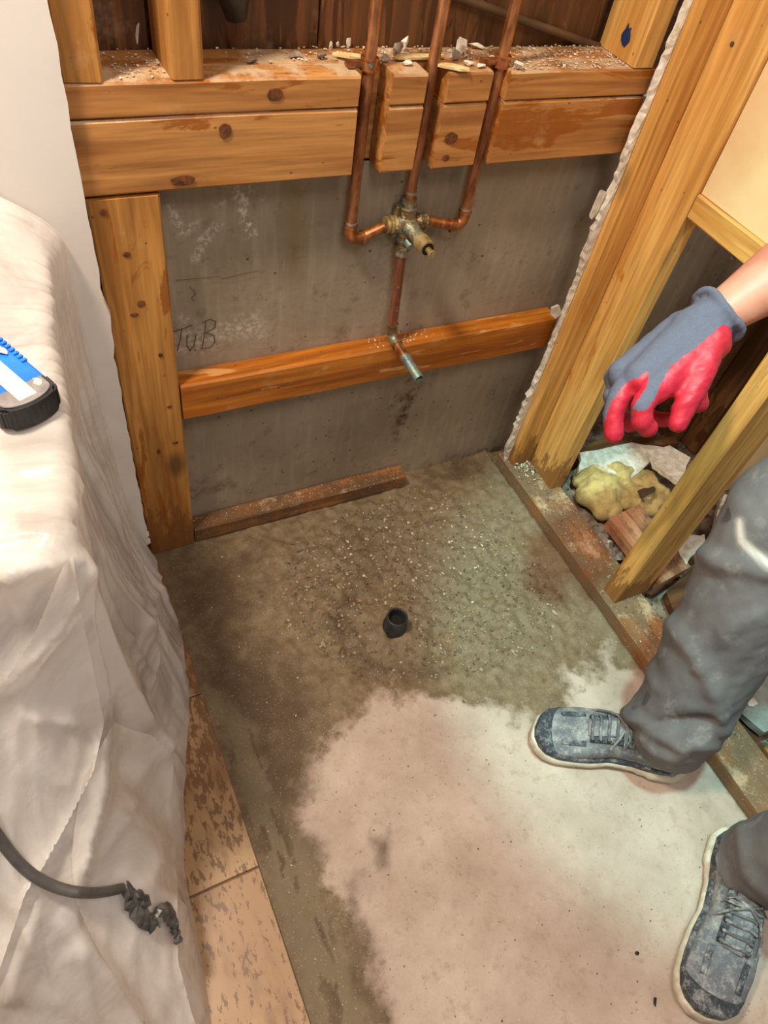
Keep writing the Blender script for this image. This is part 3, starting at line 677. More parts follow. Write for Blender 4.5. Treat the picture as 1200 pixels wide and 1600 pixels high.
tube_obj('cartridge_recess', [V0 + cdir*.0655, V0 + cdir*.0662], .0098, BLACKV, root)
tube_obj('cartridge_stem', [V0 + cdir*.0655, V0 + cdir*.076, V0 + cdir*.0765, V0 + cdir*.080], [.0048, .0048, .0062, .0062], BRASSY, root, 12)
# a small screw boss under the hub
ring('screw_boss', V0 + Vector((.002, -.012, -.026)), (.2, -1, -.3), .007, .014, VERD, vb, 10)
# spout drop
EB = at(611, 524, 'y', .014); EN = at(655, 592, 'y', -.082); top = V0 + Vector((0, .002, -.042))
tube_obj('solder_ring', [top + Vector((0, 0, .002)), top + Vector((0, 0, -.012))], .0098, SOLDER, root)
p = tube_obj('pipe', [top, Vector((EB.x, EB.y, EB.z + .018))], .0078, COPR, root); p['label'] = 'reddish brown copper drop pipe to spout'
tv = (top - EB).normalized(); dv = (EN - EB).normalized()
elbow('elbow_fitting', EB + tv*.024, EB, EB + dv*.022, .0094, BRASS, 'weathered elbow resting on the middle board')
m1 = EB + dv*.048
p = tube_obj('pipe', [EB + dv*.018, m1], .0082, COPB, root); p['label'] = 'bright copper stub after the elbow'
bm = bmesh.new(); n = 20
ra = tube(bm, [m1, EN], .0088, n, False); rb = tube(bm, [m1, EN], .0074, n, False)
for i in (0, 1):
    for k in range(n): bm.faces.new((ra[i][k], rb[i][k], rb[i][(k+1) % n], ra[i][(k+1) % n]))
bmesh.ops.recalc_face_normals(bm, faces=bm.faces); p = link('spout_stub', bm_mesh('spout_stub', bm), VERD, root, True); p['label'] = 'open spout stub with blue green patina'
p.modifiers.new('e', 'EDGE_SPLIT').split_angle = math.radians(45)
tube_obj('spout_bore', [m1 + dv*.01, EN - dv*.012], .0073, BLACKV, root)
# pipe straps on the plate
for x_, lab in ((xl, 'copper strap around the left pipe'), (xr, 'copper strap around the right pipe')):
    bm = bmesh.new(); zz = .861
    tube(bm, [(x_, YP, zz - .006), (x_, YP, zz + .006)], .0108, 20)
    tube(bm, [(x_, YP, zz - .007), (x_, YP, zz - .005)], .0120, 20); tube(bm, [(x_, YP, zz + .005), (x_, YP, zz + .007)], .0120, 20)
    box(bm, (x_ - .030, YP - .004, zz - .0045), (x_ - .008, YP + .010, zz + .002), .0012)
    box(bm, (x_ + .006, YP + .004, zz - .0045), (x_ + .018, YP + .018, zz + .001), .001)
    bmesh.ops.recalc_face_normals(bm, faces=bm.faces); o = link('pipe_strap', bm_mesh('pipe_strap', bm), COPB, root, True); o['label'] = lab
    o.modifiers.new('e', 'EDGE_SPLIT').split_angle = math.radians(35)

# ------------------------------------------------------------------ drain pipe
dx, dy = DRC
dr = empty('drain_pipe', (dx, dy, 0), 'black plastic drain pipe stub sticking up out of the slab', 'pipe')
bm = bmesh.new(); n = 36; prof = [(.0235, -.01), (.0238, .012), (.0235, .0135), (.0222, .015), (.0205, .042), (.0192, .0432), (.0168, .042), (.0166, .036), (.0162, -.0)]
rg = [[bm.verts.new((dx + r_*math.cos(2*math.pi*k/n), dy + r_*math.sin(2*math.pi*k/n), z_)) for k in range(n)] for r_, z_ in prof]
for a, b in zip(rg, rg[1:]):
    for k in range(n): bm.faces.new((a[k], a[(k+1) % n], b[(k+1) % n], b[k]))
bmesh.ops.recalc_face_normals(bm, faces=bm.faces); link('pipe_collar', bm_mesh('pipe_collar', bm), BLACKP, dr, True)
bm = bmesh.new(); bmesh.ops.create_circle(bm, segments=24, radius=.0165, cap_ends=True); o = link('pipe_throat', bm_mesh('pipe_throat', bm), BLACKV, dr); o.matrix_basis = Matrix.Translation((dx, dy, .022))

# ------------------------------------------------------------------ gravel and crumbs
def scatter(name, pts, smin, smax, mats, label, cat, seed=1, flat=.6, zf=fz, parent=None, pw_=2.2, tops=None):
    rnd = random.Random(seed); bm = bmesh.new(); protos = []
    for i in range(8):
        me_ = chunk_mesh('p', (1, 1, 1), rnd, 10); protos.append(([v.co.copy() for v in me_.vertices], [tuple(f.vertices) for f in me_.polygons])); bpy.data.meshes.remove(me_)
    vs = []; fs = []; mi = []
    for p in pts:
        s = smin + (smax - smin)*rnd.random()**pw_; pv, pf = protos[rnd.randrange(8)]
        R = Matrix.Rotation(rnd.uniform(0, 6.28), 3, 'Z') @ Matrix.Diagonal((s*rnd.uniform(.7, 1.3), s*rnd.uniform(.7, 1.2), s*flat))
        zz = p[2] if len(p) > 2 else zf(p[0], p[1]); b = len(vs); m = rnd.randrange(len(mats))
        for q in pv: w = R @ q; vs.append((p[0] + w.x, p[1] + w.y, zz + s*flat*.35 + w.z))
        for f in pf: fs.append(tuple(b + k for k in f)); mi.append(m)
    me_ = mesh(name, vs, fs)
    for m in mats: me_.materials.append(m)
    me_.polygons.foreach_set('material_index', mi)
    o = link(name, me_, None, parent); return tag(o, label, cat, kind='stuff')
PEBW = plain('pale_pebble', (224, 212, 184), (196, 184, 158), 30, .6, bump=.1); PEBG = plain('grey_pebble', (140, 130, 112), (104, 94, 76), 30, .7, bump=.1); PEBD = plain('brown_crumb', (128, 106, 76), (96, 76, 50), 30, .8, bump=.1); PEBM = plain('tan_grit', (184, 168, 138), (150, 132, 102), 30, .8, bump=.1)
rnd = random.Random(5)
def in_px(poly, n, jitter=0):
    xs = [p[0] for p in poly]; ys = [p[1] for p in poly]; out = []
    A = np.array(poly, float)
    while len(out) < n:
        q = np.array([[rnd.uniform(min(xs), max(xs)), rnd.uniform(min(ys), max(ys))]])
        if inside(q, poly)[0]:
            w = at(q[0, 0], q[0, 1], 'z', 0.0)
            if math.hypot(w.x - dx, w.y - dy) > .045 and .015 < w.x < .795 and w.y < -.004: out.append((w.x, w.y))
    return out
scatter('gravel', in_px([(480,870),(560,800),(660,770),(760,830),(760,900),(740,950),(640,930),(600,890),(500,950),(460,930)], 150), .004, .0095, [PEBW], 'pale pebbles lying loose between the wall board and the drain', 'gravel', 3)
scatter('gravel_grit', in_px([(440,860),(560,790),(660,755),(800,800),(880,930),(860,1010),(720,1060),(560,1055),(440,980)], 3400), .002, .0095, [PEBG, PEBD, PEBM], 'fine grey brown grit around the drain pipe', 'gravel', 4, zf=fz)
scatter('loose_grit', in_px([(270,880),(640,770),(780,730),(1000,1060),(1190,1330),(1190,1600),(500,1600),(380,1300)], 900), .0015, .004, [PEBG, PEBD, PEBW], 'sparse specks of grit over the whole slab', 'gravel', 5)
# dark mortar crumbs on the slab
for i, (a, b, s) in enumerate([(553,1050,.011),(563,1053,.013),(725,1095,.008),(690,985,.009),(408,930,.009),(335,975,.006),(995,1490,.010),(1025,1565,.014)]):
    w = at(a, b, 'z', 0); o = link('mortar_crumb', chunk_mesh('mortar_crumb', (s, s*.7, s*.5), random.Random(i+3)), PEBD if i < 6 else RUBBER); o.location = (w.x, w.y, fz(w.x, w.y) + s*.15); o.rotation_euler[2] = i
    tag(o, ['small mortar crumb, left of two below the drain', 'larger mortar crumb, right of two below the drain', 'mortar crumb at the edge of the dry concrete', 'crumb just right of the drain pipe', 'crumb on the wet slab well left of the drain', 'tiny crumb near the plastic sheet', 'dark scrap on dry slab left of the near shoe', 'dark curled scrap beside the toe of the near shoe'][i], 'crumb')
# grit along boards and sill
zt = .0385
scatter('sawdust_crumbs', [(rnd.uniform(.806, .886), -.02 - .75*rnd.random()**1.7, zt) for _ in range(700)], .0015, .006, [PEBG, PEBW, PEBD], 'plaster dust and crumbs on top of the sill plate', 'debris', 6, pw_=3)
scatter('corner_crumbs', [(rnd.gauss(.835, .014), rnd.gauss(-.062, .02), zt + abs(rnd.gauss(0, .003))) for _ in range(140)], .003, .009, [PEBW, GYP, PEBG], 'heap of white crumbs between the first two partition studs', 'debris', 7)
scatter('board_crumbs', [(rnd.uniform(.09, .555), rnd.uniform(.003, .034), .0375) for _ in range(260)], .001, .0035, [PEBG, PEBW], 'grit on the bottom plate', 'debris', 8)
zb = .8560
scatter('plate_dust', [(rnd.uniform(.57, .775), rnd.uniform(.004, .085), zb) for _ in range(1000)] + [(rnd.uniform(.04, .108), rnd.uniform(.004, .085), zb) for _ in range(140)] + [(.15 + .41*rnd.random()**.5, rnd.uniform(.042, .088), zb - .0005) for _ in range(520)], .001, .006, [GYP, SPLD, PEBW], 'plaster dust and crumbs on top of the plate', 'debris', 9, pw_=2.5)
scatter('board_flakes', [(rnd.gauss(.50, .02), rnd.uniform(.006, .034), .4122) for _ in range(46)] + [(rnd.gauss(.44, .012), rnd.uniform(.006, .034), .4122) for _ in range(16)], .002, .006, [GYP], 'white mineral flakes on the middle board beside the elbow', 'debris', 10)
# recognisable pieces on the plate
def piece(name, a, b, size, mat, lab, z=zb, rot=(0, 0, 0), seed=0, flat=False, cat='rubble'):
    w = at(a, b, 'z', z + size[2]*.4)
    me_ = chunk_mesh(name, size, random.Random(seed), 12); o = link(name, me_, mat); o.rotation_euler = rot
    o.location = w; R = o.rotation_euler.to_matrix(); lo = min((R @ v.co).z for v in me_.vertices); o.location.z = z - lo + .0004
    return tag(o, lab, cat)
piece('plaster_chunk', 632, 68, (.014, .010, .022), GYP, 'upright white plaster chip between the left and middle pipes', rot=(.2, .3, .4), seed=1)
piece('plaster_chunk', 622, 74, (.018, .016, .024), GYPG, 'grey mortar chunk just left of the upright white chip', rot=(.1, .2, .4), seed=2)
piece('plaster_chunk', 722, 72, (.026, .020, .024), GYP, 'largest pale plaster lump right of the middle pipe', rot=(.1, -.3, .4), seed=3)
piece('plaster_chunk', 712, 84, (.018, .018, .016), GYPG, 'dark grey mortar lump in front of the pale lump', seed=4)
piece('plaster_chunk', 745, 72, (.030, .012, .008), GYP, 'long flat plaster flake left of the right pipe', rot=(0, .1, -.3), seed=5)
piece('plaster_chunk', 732, 98, (.020, .012, .008), GYP, 'flat white flake at the edge of the knotty block', rot=(0, 0, -.2), seed=6)
piece('plaster_chunk', 752, 102, (.018, .010, .007), GYP, 'small white flake beside the right pipe strap', seed=7)
piece('plaster_chunk', 635, 98, (.018, .012, .008), GYP, 'white flake on the narrow block', seed=8)
piece('plaster_chunk', 810, 103, (.020, .015, .012), GYP, 'white triangular chip right of the right pipe', seed=9)
piece('plaster_chunk', 463, 86, (.022, .016, .008), GYPG, 'grey flat flake left of the left pipe', seed=10)
piece('plaster_chunk', 395, 94, (.018, .012, .008), PEBG, 'pinkish brown chip on the long plate board', seed=11)
piece('plaster_chunk', 503, 85, (.018, .014, .010), GYPG, 'grey chip beside the pale splinter', seed=12)
piece('plaster_chunk', 768, 90, (.014, .012, .008), GYP, 'small white chip between pale lump and right pipe', seed=14)
piece('plaster_chunk', 600, 92, (.022, .014, .010), GYPG, 'grey flake heap piece beside the left pipe', seed=15)
def splinter(a, b, L_, w, th, ang, lab, seed, z=zb + .004):
    c = at(a, b, 'z', z); pts = [(-L_/2, -w*.1), (-L_*.3, -w/2), (L_*.2, -w*.5), (L_/2, -w*.15), (L_*.48, w*.25), (0, w/2), (-L_*.42, w*.35)]
    o = plate_chunk('wood_splinter', c, pts, th, SPLINT, (0, 0, ang), .0008, seed); return tag(o, lab, 'splinter')
splinter(556, 88, .058, .012, .003, -.35, 'pale wood splinter reaching behind the left pipe', 1)
splinter(655, 88, .075, .014, .003, .05, 'long pale splinter lying across behind the middle pipe', 2)
splinter(706, 104, .046, .014, .003, -.5, 'short pale splinter overhanging the notch right of the middle pipe', 3)
piece('plaster_chunk', 216, 57, (.010, .006, .028), GYP, 'tall white chip leaning on the dark panel between left studs', rot=(.1, .15, .2), seed=21)
for i, (a, b, s) in enumerate([(516, 72, .008), (545, 66, .009), (527, 70, .006)]):
    o = link('plaster_fleck', chunk_mesh('plaster_fleck', (s, s*.4, s*1.6), random.Random(60+i)), GYP); o.location = at(a, b, 'y', .0885)
    tag(o, ['white fleck stuck on the dark panel left of the pipe', 'larger white fleck stuck beside the left pipe', 'thin white fleck between the two others on the dark panel'][i], 'rubble')
# mortar lump at the foot of the left drywall
piece('mortar_lump', 222, 824, (.018, .014, .075), GYPG, 'crumbling mortar lump at the foot of the left drywall edge', z=.002, seed=30)

# ------------------------------------------------------------------ debris behind the sill
def slabpx(name, pxs, z, th, mat, lab, cat, tilt=(0, 0), seed=1, jit=.003):
    w = [at(a, b, 'z', z) for a, b in pxs]; c = sum(w, Vector())/len(w)
    o = plate_chunk(name, c, [(p.x - c.x, p.y - c.y) for p in w], th, mat, (tilt[0], tilt[1], 0), jit, seed); return tag(o, lab, cat)
slabpx('drywall_piece', [(902,742),(905,712),(985,693),(1040,700),(1000,735),(985,752),(955,742),(925,728)], .052, .012, GYP, 'broken white drywall slab behind the yellow insulation, left piece', 'drywall', (.02, .04), 3)
slabpx('drywall_piece', [(1012,706),(1045,698),(1078,716),(1062,760),(1035,742),(1020,728)], .066, .012, GYP, 'broken white drywall slab behind the insulation, right piece', 'drywall', (-.05, .03), 4)
slabpx('wood_scrap', [(890,716),(935,690),(1050,682),(1060,698),(960,702),(905,722)], .04, .018, WOODK, 'dark board scrap against the far concrete under the glove', 'board', (0, 0), 5)
bm = bmesh.new()
for a, b, d, r_ in [(940,765,.06,.045),(925,745,.05,.035),(965,745,.055,.04),(1005,755,.05,.035),(1025,770,.045,.03),(950,792,.045,.028),(985,772,.05,.035),(1010,790,.035,.025)]:
    w = at(a, b, 'z', d*.7); ellip(bm, (w.x, w.y, d*.55), (r_*1.35, r_*1.15, r_*.85))
me_ = fuse('insulation_wad', bm, .006, 3); co = get_co(me_); no = get_no(me_)
co += no * ((fbm(co[:, 0]*45, co[:, 1]*45, 4, 0) - .5)*.022)[:, None]; co[:, 2] = np.maximum(co[:, 2], .004); set_co(me_, co)
tag(link('insulation_wad', me_, INSUL, None, True), 'yellow mineral wool insulation wad on the floor behind the sill', 'insulation')
c = at(1012, 850, 'z', .07); q = (at(1068, 905, 'z', .07) - at(962, 795, 'z', .07)); ang = math.atan2(q.y, q.x)
o = lumber('wood_offcut', (-.085, -.045, -.019), (.085, .045, .019), 'x', WOODR, ctr=(0, 0, 0)); o.matrix_world = Matrix.Translation(c - Vector((0, 0, .008))) @ Matrix.Rotation(ang, 4, 'Z') @ Matrix.Rotation(.12, 4, 'Y'); tag(o, 'reddish spotted board offcut passing behind the near partition stud', 'board')
bm = bmesh.new(); g = 14; vv = {}
for i in range(g):
    for j in range(g):
        u, v = i/(g-1), j/(g-1); w = at(925 + 80*u + 10*v, 822 - 10*u + 55*v, 'z', .02)
        vv[i, j] = bm.verts.new((w.x, w.y, .012 + .035*abs(noise.noise((u*4, v*4, 2))) + .02*v*(1-v)))
for i in range(g-1):
    for j in range(g-1): bm.faces.new((vv[i, j], vv[i+1, j], vv[i+1, j+1], vv[i, j+1]))
bmesh.ops.recalc_face_normals(bm, faces=bm.faces); o = link('plastic_scrap', bm_mesh('plastic_scrap', bm), GREYPL); o.modifiers.new('s', 'SOLIDIFY').thickness = .0015; tag(o, 'crumpled grey film scrap between sill and offcut', 'plastic')
slabpx('plaster_board', [(1105,845),(1130,776),(1250,776),(1250,830),(1150,850)], .03, .013, plain('dirty_white_board', (228, 214, 194), (140, 124, 104), 16, .8, lo=.5, hi=.6), 'dirty white board on the floor beyond the trousers', 'drywall', (0, 0), 6)
slabpx('plaster_board', [(1058,858),(1075,838),(1098,840),(1100,856),(1085,864),(1072,882)], .075, .012, GYP, 'small torn drywall piece behind the near partition stud', 'drywall', (.1, -.1), 7)
slabpx('dark_floor_piece', [(1040,930),(1075,890),(1100,905),(1070,960),(1055,972)], .018, .018, WOODK, 'dark piece standing in for the floor recess behind the near stud', 'board', (0, 0), 8)  # dark slab added to stand in for a recess in the floor
slabpx('dark_floor_piece', [(1112,1180),(1128,1090),(1165,1120),(1200,1195),(1150,1215)], .01, .016, WOODK, 'dark brown board under the grey slab by the shoe heel', 'board', (0, 0), 9)
slabpx('grey_slab', [(1142,1100),(1175,1040),(1260,1030),(1260,1120),(1190,1150)], .035, .016, plain('grey_mortar_slab', (160, 162, 154), (116, 116, 106), 14, .8), 'grey mortar slab with white splatter right of the trousers', 'mortar', (0, 0), 10)
for i, (a, b, s) in enumerate([(1168,1075,.05),(1180,1062,.03),(1176,1098,.03)]):
    w = at(a, b, 'z', .046); o = link('plaster_chunk', chunk_mesh('plaster_chunk', (s, s*.7, .008), random.Random(80+i), 20), GYP); o.location = (w.x, w.y, .046); tag(o, ['largest white splatter on the grey slab', 'upper small white splatter on the grey slab', 'lower small white splatter on the grey slab'][i], 'rubble')
slabpx('white_board', [(1165,1215),(1200,1190),(1330,1190),(1330,1300),(1200,1262)], .03, .012, GYP, 'white board corner in front of the floor board at the right edge', 'drywall', (0, 0), 12)
scatter('rubble', [(rnd.uniform(.905, 1.35), rnd.uniform(-.80, -.02)) for _ in range(900)], .003, .016, [PEBG, GYPG, GYP, PEBD, WOODK], 'small rubble strewn over the floor behind the sill', 'debris', 11, zf=az, pw_=3)
piece('plaster_chunk', 1012, 778, (.02, .014, .012), GYP, 'white chip lying on the insulation', z=.055, seed=33)
slabpx('wood_chip', [(997,768),(1020,760),(1024,768),(1003,778)], .074, .006, GREYROD, 'grey splintered chip on the insulation', 'wood chip', (.1, 0), 13)
# far studs and board in the next room
L(lumber('far_stud', (1.288, -.085, .0), (1.326, .0, 2.3), 'z', WOODX), 'shaded stud against the far concrete beyond the glove', 'stud')
L(lumber('far_stud', (1.330, -.135, .0), (1.368, -.045, 2.3), 'z', WOODK), 'dark deep stud seen between glove and near partition stud', 'stud')
bm = bmesh.new(); box(bm, (1.30, -.262, .0), (1.9, -.245, .75), .001); tag(link('leaning_board', bm_mesh('leaning_board', bm), BEIGE), 'tan upright board on the floor beyond the near partition stud', 'panel')

# ------------------------------------------------------------------ covered fixture and plastic sheet
cab = empty('covered_cabinet', (-.35, -.23, 0), 'mauve grey cabinet dimly visible under the plastic sheet', 'cabinet')
bm = bmesh.new(); box(bm, (-.62, -.42, .012), (-.175, -.03, .64), .01); link('carcass', bm_mesh('carcass', bm), CAB, cab)
bm = bmesh.new(); box(bm, (-.64, -.445, .641), (-.150, -.03, .672), .008); link('worktop', bm_mesh('worktop', bm), DRYW, cab)
for y0, y1 in ((-.41, -.225), (-.22, -.035)):
    bm = bmesh.new(); box(bm, (-.1745, y0, .06), (-.160, y1, .62), .004); d_ = link('door', bm_mesh('door', bm), CAB, cab)
NS, NT_ = 320, 220
sv = np.linspace(0, 1, NS)
def tabi(t): 
    t = np.array(t, float); return np.stack([np.interp(sv, t[:, 0], t[:, k]) for k in range(1, t.shape[1])], 1)
def smooth1(A, n):
    for _ in range(n): A[1:-1] = A[1:-1]*.5 + (A[:-2] + A[2:])*.25
    return A
E_ = smooth1(tabi([(0,-.040,-.016,.700),(.12,-.068,-.09,.70),(.25,-.085,-.20,.70),(.40,-.092,-.33,.695),(.50,-.108,-.445,.685),(.56,-.150,-.480,.680),(.7,-.32,-.485,.68),(1,-.85,-.50,.68)]), 25)
F_ = smooth1(tabi([(0,.004,-.016,0),(.12,.004,-.10,0),(.25,.003,-.22,0),(.33,-.012,-.29,0),(.40,-.03,-.37,0),(.46,-.055,-.45,0),(.50,-.090,-.55,0),(.54,-.102,-.66,0),(.58,-.114,-.78,0),(.64,-.16,-.90,0),(.75,-.35,-.95,0),(1,-.85,-.98,0)]), 8)
I_ = tabi([(0,-.86,-.016,.765),(.25,-.86,-.20,.72),(.52,-.86,-.40,.70),(1,-.86,-.43,.69)])
I_[:, 2] = np.maximum(I_[:, 2], .70)
pw2 = np.interp(sv, [0, .25, .5, .6, 1], [3.2, 2.6, 2.0, 1.5, 1.3])
G = np.zeros((NS, NT_, 3)); nt1 = 90
for i in range(NS):
    a = np.linspace(0, 1, nt1)[:, None]; G[i, :nt1] = I_[i]*(1-a) + E_[i]*a
    b = np.linspace(0, 1, NT_ - nt1 + 1)[1:]; w = b**pw2[i]
    G[i, nt1:, 0] = E_[i, 0] + (F_[i, 0]-E_[i, 0])*w; G[i, nt1:, 1] = E_[i, 1] + (F_[i, 1]-E_[i, 1])*w; G[i, nt1:, 2] = E_[i, 2]*(1-b) + .009
dE_ = np.clip(E_[:, None, 0] - G[:, :nt1, 0], 0, 1); G[:, :nt1, 2] += np.interp(dE_, [0, .02, .06, .5], [0, .016, .058, .065]) * np.clip(1 - sv/.30, 0, 1)[:, None]**1.3
for _ in range(14): G[:, 1:-1] = G[:, 1:-1]*.5 + (G[:, :-2] + G[:, 2:])*.25
# a little extra rise at the back where the sheet climbs over the fixture
Pm = G.reshape(-1, 3).copy(); idx = np.arange(NS*NT_).reshape(NS, NT_)
F = np.stack([idx[:-1, :-1], idx[1:, :-1], idx[1:, 1:], idx[:-1, 1:]], -1).reshape(-1, 4)
me = mesh('plastic_sheet', Pm, F.tolist()); no = get_no(me)
if no[idx[NS//3, 160]][0] < 0: no = -no; me.flip_normals()
pp = pix(Pm); zz = Pm[:, 2]
S_ = np.repeat(sv, NT_); drop = np.clip((.70 - zz)/.45, 0, 1)
def ridge(x, y, o, ch): return 1 - np.abs(2*fbm(x, y, o, ch) - 1)
aa = S_*26 + .5*np.sin(zz*7 + 1) + .8*zz
h = drop*(ridge(aa*.5 + 4, zz*1.1 + 3, 1, 0)**3*.026 - .012)
h += (drop*.8 + .2)*(ridge(aa*1.1 + 9, zz*2.2, 2, 1)**3*.012 - .004)
h += (ridge(aa*2.6, zz*5 + Pm[:, 0]*14, 2, 2)**3 - .4)*.0035
for ln, hh, w, sd in [([(0,335),(60,352),(108,396),(120,440)], .006, 16, 0), ([(72,410),(72,520),(96,650),(112,760),(108,850)], .008, 12, 1), ([(135,420),(150,520),(185,650),(215,780)], .006, 12, 1),
                      ([(108,850),(125,960),(165,1130)], .020, 20, 1), ([(165,1130),(145,1220),(130,1320),(100,1400)], .018, 18, -1), ([(110,860),(80,980),(0,1080)], .012, 14, 0), ([(210,1160),(180,1280),(130,1400)], -.018, 26, 0),
                      ([(140,700),(175,860),(262,960)], .007, 12, 0), ([(165,1140),(120,1130),(40,1120)], .006, 10, 0),
                      ([(205,930),(235,1040),(250,1150),(215,1250),(130,1400)], .010, 12, 1), ([(150,1130),(130,1300),(118,1440),(150,1600)], .008, 16, 1), ([(268,1270),(240,1380),(290,1430)], .010, 12, 1),
                      ([(60,1390),(20,1500),(0,1560)], .014, 16, -1), ([(120,1450),(180,1530),(230,1620)], .016, 16, 1), ([(0,900),(60,880),(110,852)], .008, 14, 0), ([(255,900),(200,1000),(215,1100)], .005, 9, 0)]:
    d, side, par = seg_dist(pp, ln)
    sidek = np.where(side == sd, 2.4, .5) if sd else 1.0
    h += hh*np.exp(-(d/(w*sidek))**1.1)*np.clip(np.minimum(par, 1-par)*6 + .35, 0, 1)
h = np.clip(h, -.02, .03)*(.2 + .8*np.clip(zz/.08, 0, 1)); Pm = Pm + no*h[:, None]
Pm[:, 2] = np.maximum(Pm[:, 2], .0085); Pm[:, 1] = np.minimum(Pm[:, 1], -.0145)
set_co(me, Pm); sheet = link('plastic_sheet', me, SHEET, None, True)
tag(sheet, 'translucent white plastic sheet draped over the fixture at left', 'plastic sheet')
SBV = BVHTree.FromPolygons([tuple(p) for p in Pm], F.tolist())
def flap(poly, lift, edge, label, seed):
    A = np.array(poly, float); x0, y0 = A.min(0); x1, y1 = A.max(0); st = 6.0
    nx = int((x1-x0)/st)+2; ny = int((y1-y0)/st)+2; X, Y = np.meshgrid(x0 + st*np.arange(nx), y0 + st*np.arange(ny), indexing='ij'); Pq = np.stack([X.ravel(), Y.ravel()], 1)
    ins = inside(Pq, poly); idx_ = np.arange(nx*ny).reshape(nx, ny); cl = list(poly) + [poly[0]]
    Fq = np.stack([idx_[:-1, :-1], idx_[1:, :-1], idx_[1:, 1:], idx_[:-1, 1:]], -1).reshape(-1, 4); Fq = Fq[ins[Fq].sum(1) >= 2]
    used = np.unique(Fq)
    for k in used:
        if not ins[k]:
            best = None
            for a, b in zip(cl, cl[1:]):
                a = np.array(a, float); b = np.array(b, float); t_ = np.clip((Pq[k]-a) @ (b-a)/((b-a) @ (b-a)), 0, 1); q_ = a + t_*(b-a); dd_ = np.hypot(*(Pq[k]-q_))
                if best is None or dd_ < best[0]: best = (dd_, q_)
            Pq[k] = best[1]
    dE, _, _ = seg_dist(Pq, cl); D = np.zeros(len(Pq))
    for k in used:
        r_ = Vector(ray(*Pq[k])).normalized(); hq = SBV.ray_cast(Vector(CP), r_); D[k] = (hq[0] - Vector(CP)).length if hq[0] else np.nan
    m_ = np.isnan(D[used]); 
    if m_.any(): D[used[m_]] = np.nanmean(D[used])
    Dg = D.copy()
    nb = {k: [] for k in used}
    for f in Fq:
        for i in range(4): nb[f[i]].append(f[(i+1) % 4]); nb[f[(i+1) % 4]].append(f[i])
    for _ in range(5):
        D2 = Dg.copy()
        for k in used: D2[k] = min(D[k], .5*Dg[k] + .5*np.mean(Dg[nb[k]]))
        Dg = D2
    Dg = Dg - lift - edge*np.exp(-(dE/16)**1.2) - .006*ridge(Pq[:, 0]*.022 + seed, Pq[:, 1]*.006, 2, 0)**3
    V_ = [Vector(CP) + Vector(ray(*Pq[k])).normalized()*float(Dg[k]) if k in nb else Vector() for k in range(len(Pq))]
    mp_ = {int(k): i for i, k in enumerate(used)}; vs = [V_[k] for k in used]; vs = [Vector((p.x, p.y, max(p.z, .011))) for p in vs]
    fs = [tuple(mp_[int(k)] for k in f) for f in Fq]; bm = bmesh.new(); bv_ = [bm.verts.new(p) for p in vs]
    for f in fs:
        try: bm.faces.new([bv_[k] for k in f])
        except ValueError: pass
    bmesh.ops.remove_doubles(bm, verts=bm.verts, dist=.0004); bmesh.ops.recalc_face_normals(bm, faces=bm.faces)
    o = link('fold_flap', bm_mesh('fold_flap', bm), SHEET, sheet, True); o['label'] = label; FL.append(([v.co.copy() for v in o.data.vertices], [tuple(f.vertices) for f in o.data.polygons]))
FL = [([Vector(p) for p in Pm], F.tolist())]
flap([(-90,1110),(0,1075),(50,1000),(100,880),(112,858),(128,960),(150,1065),(163,1130),(146,1206),(111,1276),(68,1355),(40,1396),(2,1508),(-50,1620),(-90,1650)], .004, .010, 'broad white folded panel of the sheet', 1)
flap([(178,1128),(150,1180),(131,1215),(116,1294),(112,1340),(117,1405),(144,1468),(192,1547),(227,1602),(262,1680),(335,1680),(300,1585),(278,1500),(277,1380),(268,1258),(272,1180),(240,1150),(205,1140)], .004, .009, 'pinkish folded panel beside the tiles', 5)
allv = []; allf = []
for vv_, ff_ in FL:
    b_ = len(allv); allv += [tuple(p) for p in vv_]; allf += [tuple(b_ + k for k in f) for f in ff_]
SBV = BVHTree.FromPolygons(allv, allf)
def on_sheet(a, b, lift=0):
    d = Vector(ray(a, b)).normalized(); hit_ = SBV.ray_cast(Vector(CP), d)
    if hit_[0] is None:
        w = at(a, b, 'z', .012); return w, Vector((0, 0, 1))
    nn = hit_[1] if hit_[1].dot(d) < 0 else -hit_[1]
    return hit_[0] + nn*lift, nn

# cord with torn tape, lying on the sheet
cordpx = [(-60,1225),(-25,1275),(0,1312),(25,1345),(55,1372),(90,1388),(125,1396),(160,1395),(190,1388)]
cq = []
for a, b in zip(cordpx, cordpx[1:]): cq += [(a[0]*(1-t) + b[0]*t, a[1]*(1-t) + b[1]*t) for t in (0, .2, .4, .6, .8)]
cq.append(cordpx[-1]); cq = np.array(cq, float)
for _ in range(8): cq[1:-1] = cq[1:-1]*.5 + (cq[:-2] + cq[2:])*.25
dist = np.array([(on_sheet(a, b)[0] - Vector(CP)).length for a, b in cq]) - .0065
raw = dist.copy()
for _ in range(60): dist[1:-1] = dist[1:-1]*.5 + (dist[:-2] + dist[2:])*.25; dist = np.minimum(dist, raw)
pts = [Vector(CP) + Vector(ray(a, b)).normalized()*float(d_) for (a, b), d_ in zip(cq, dist)]; cp_ = pts
cord = empty('power_cord', cp_[-1], 'grey rubber cord with black tape crossing the plastic sheet', 'cord')
tube_obj('cable', pts, .0055, CORD, cord)
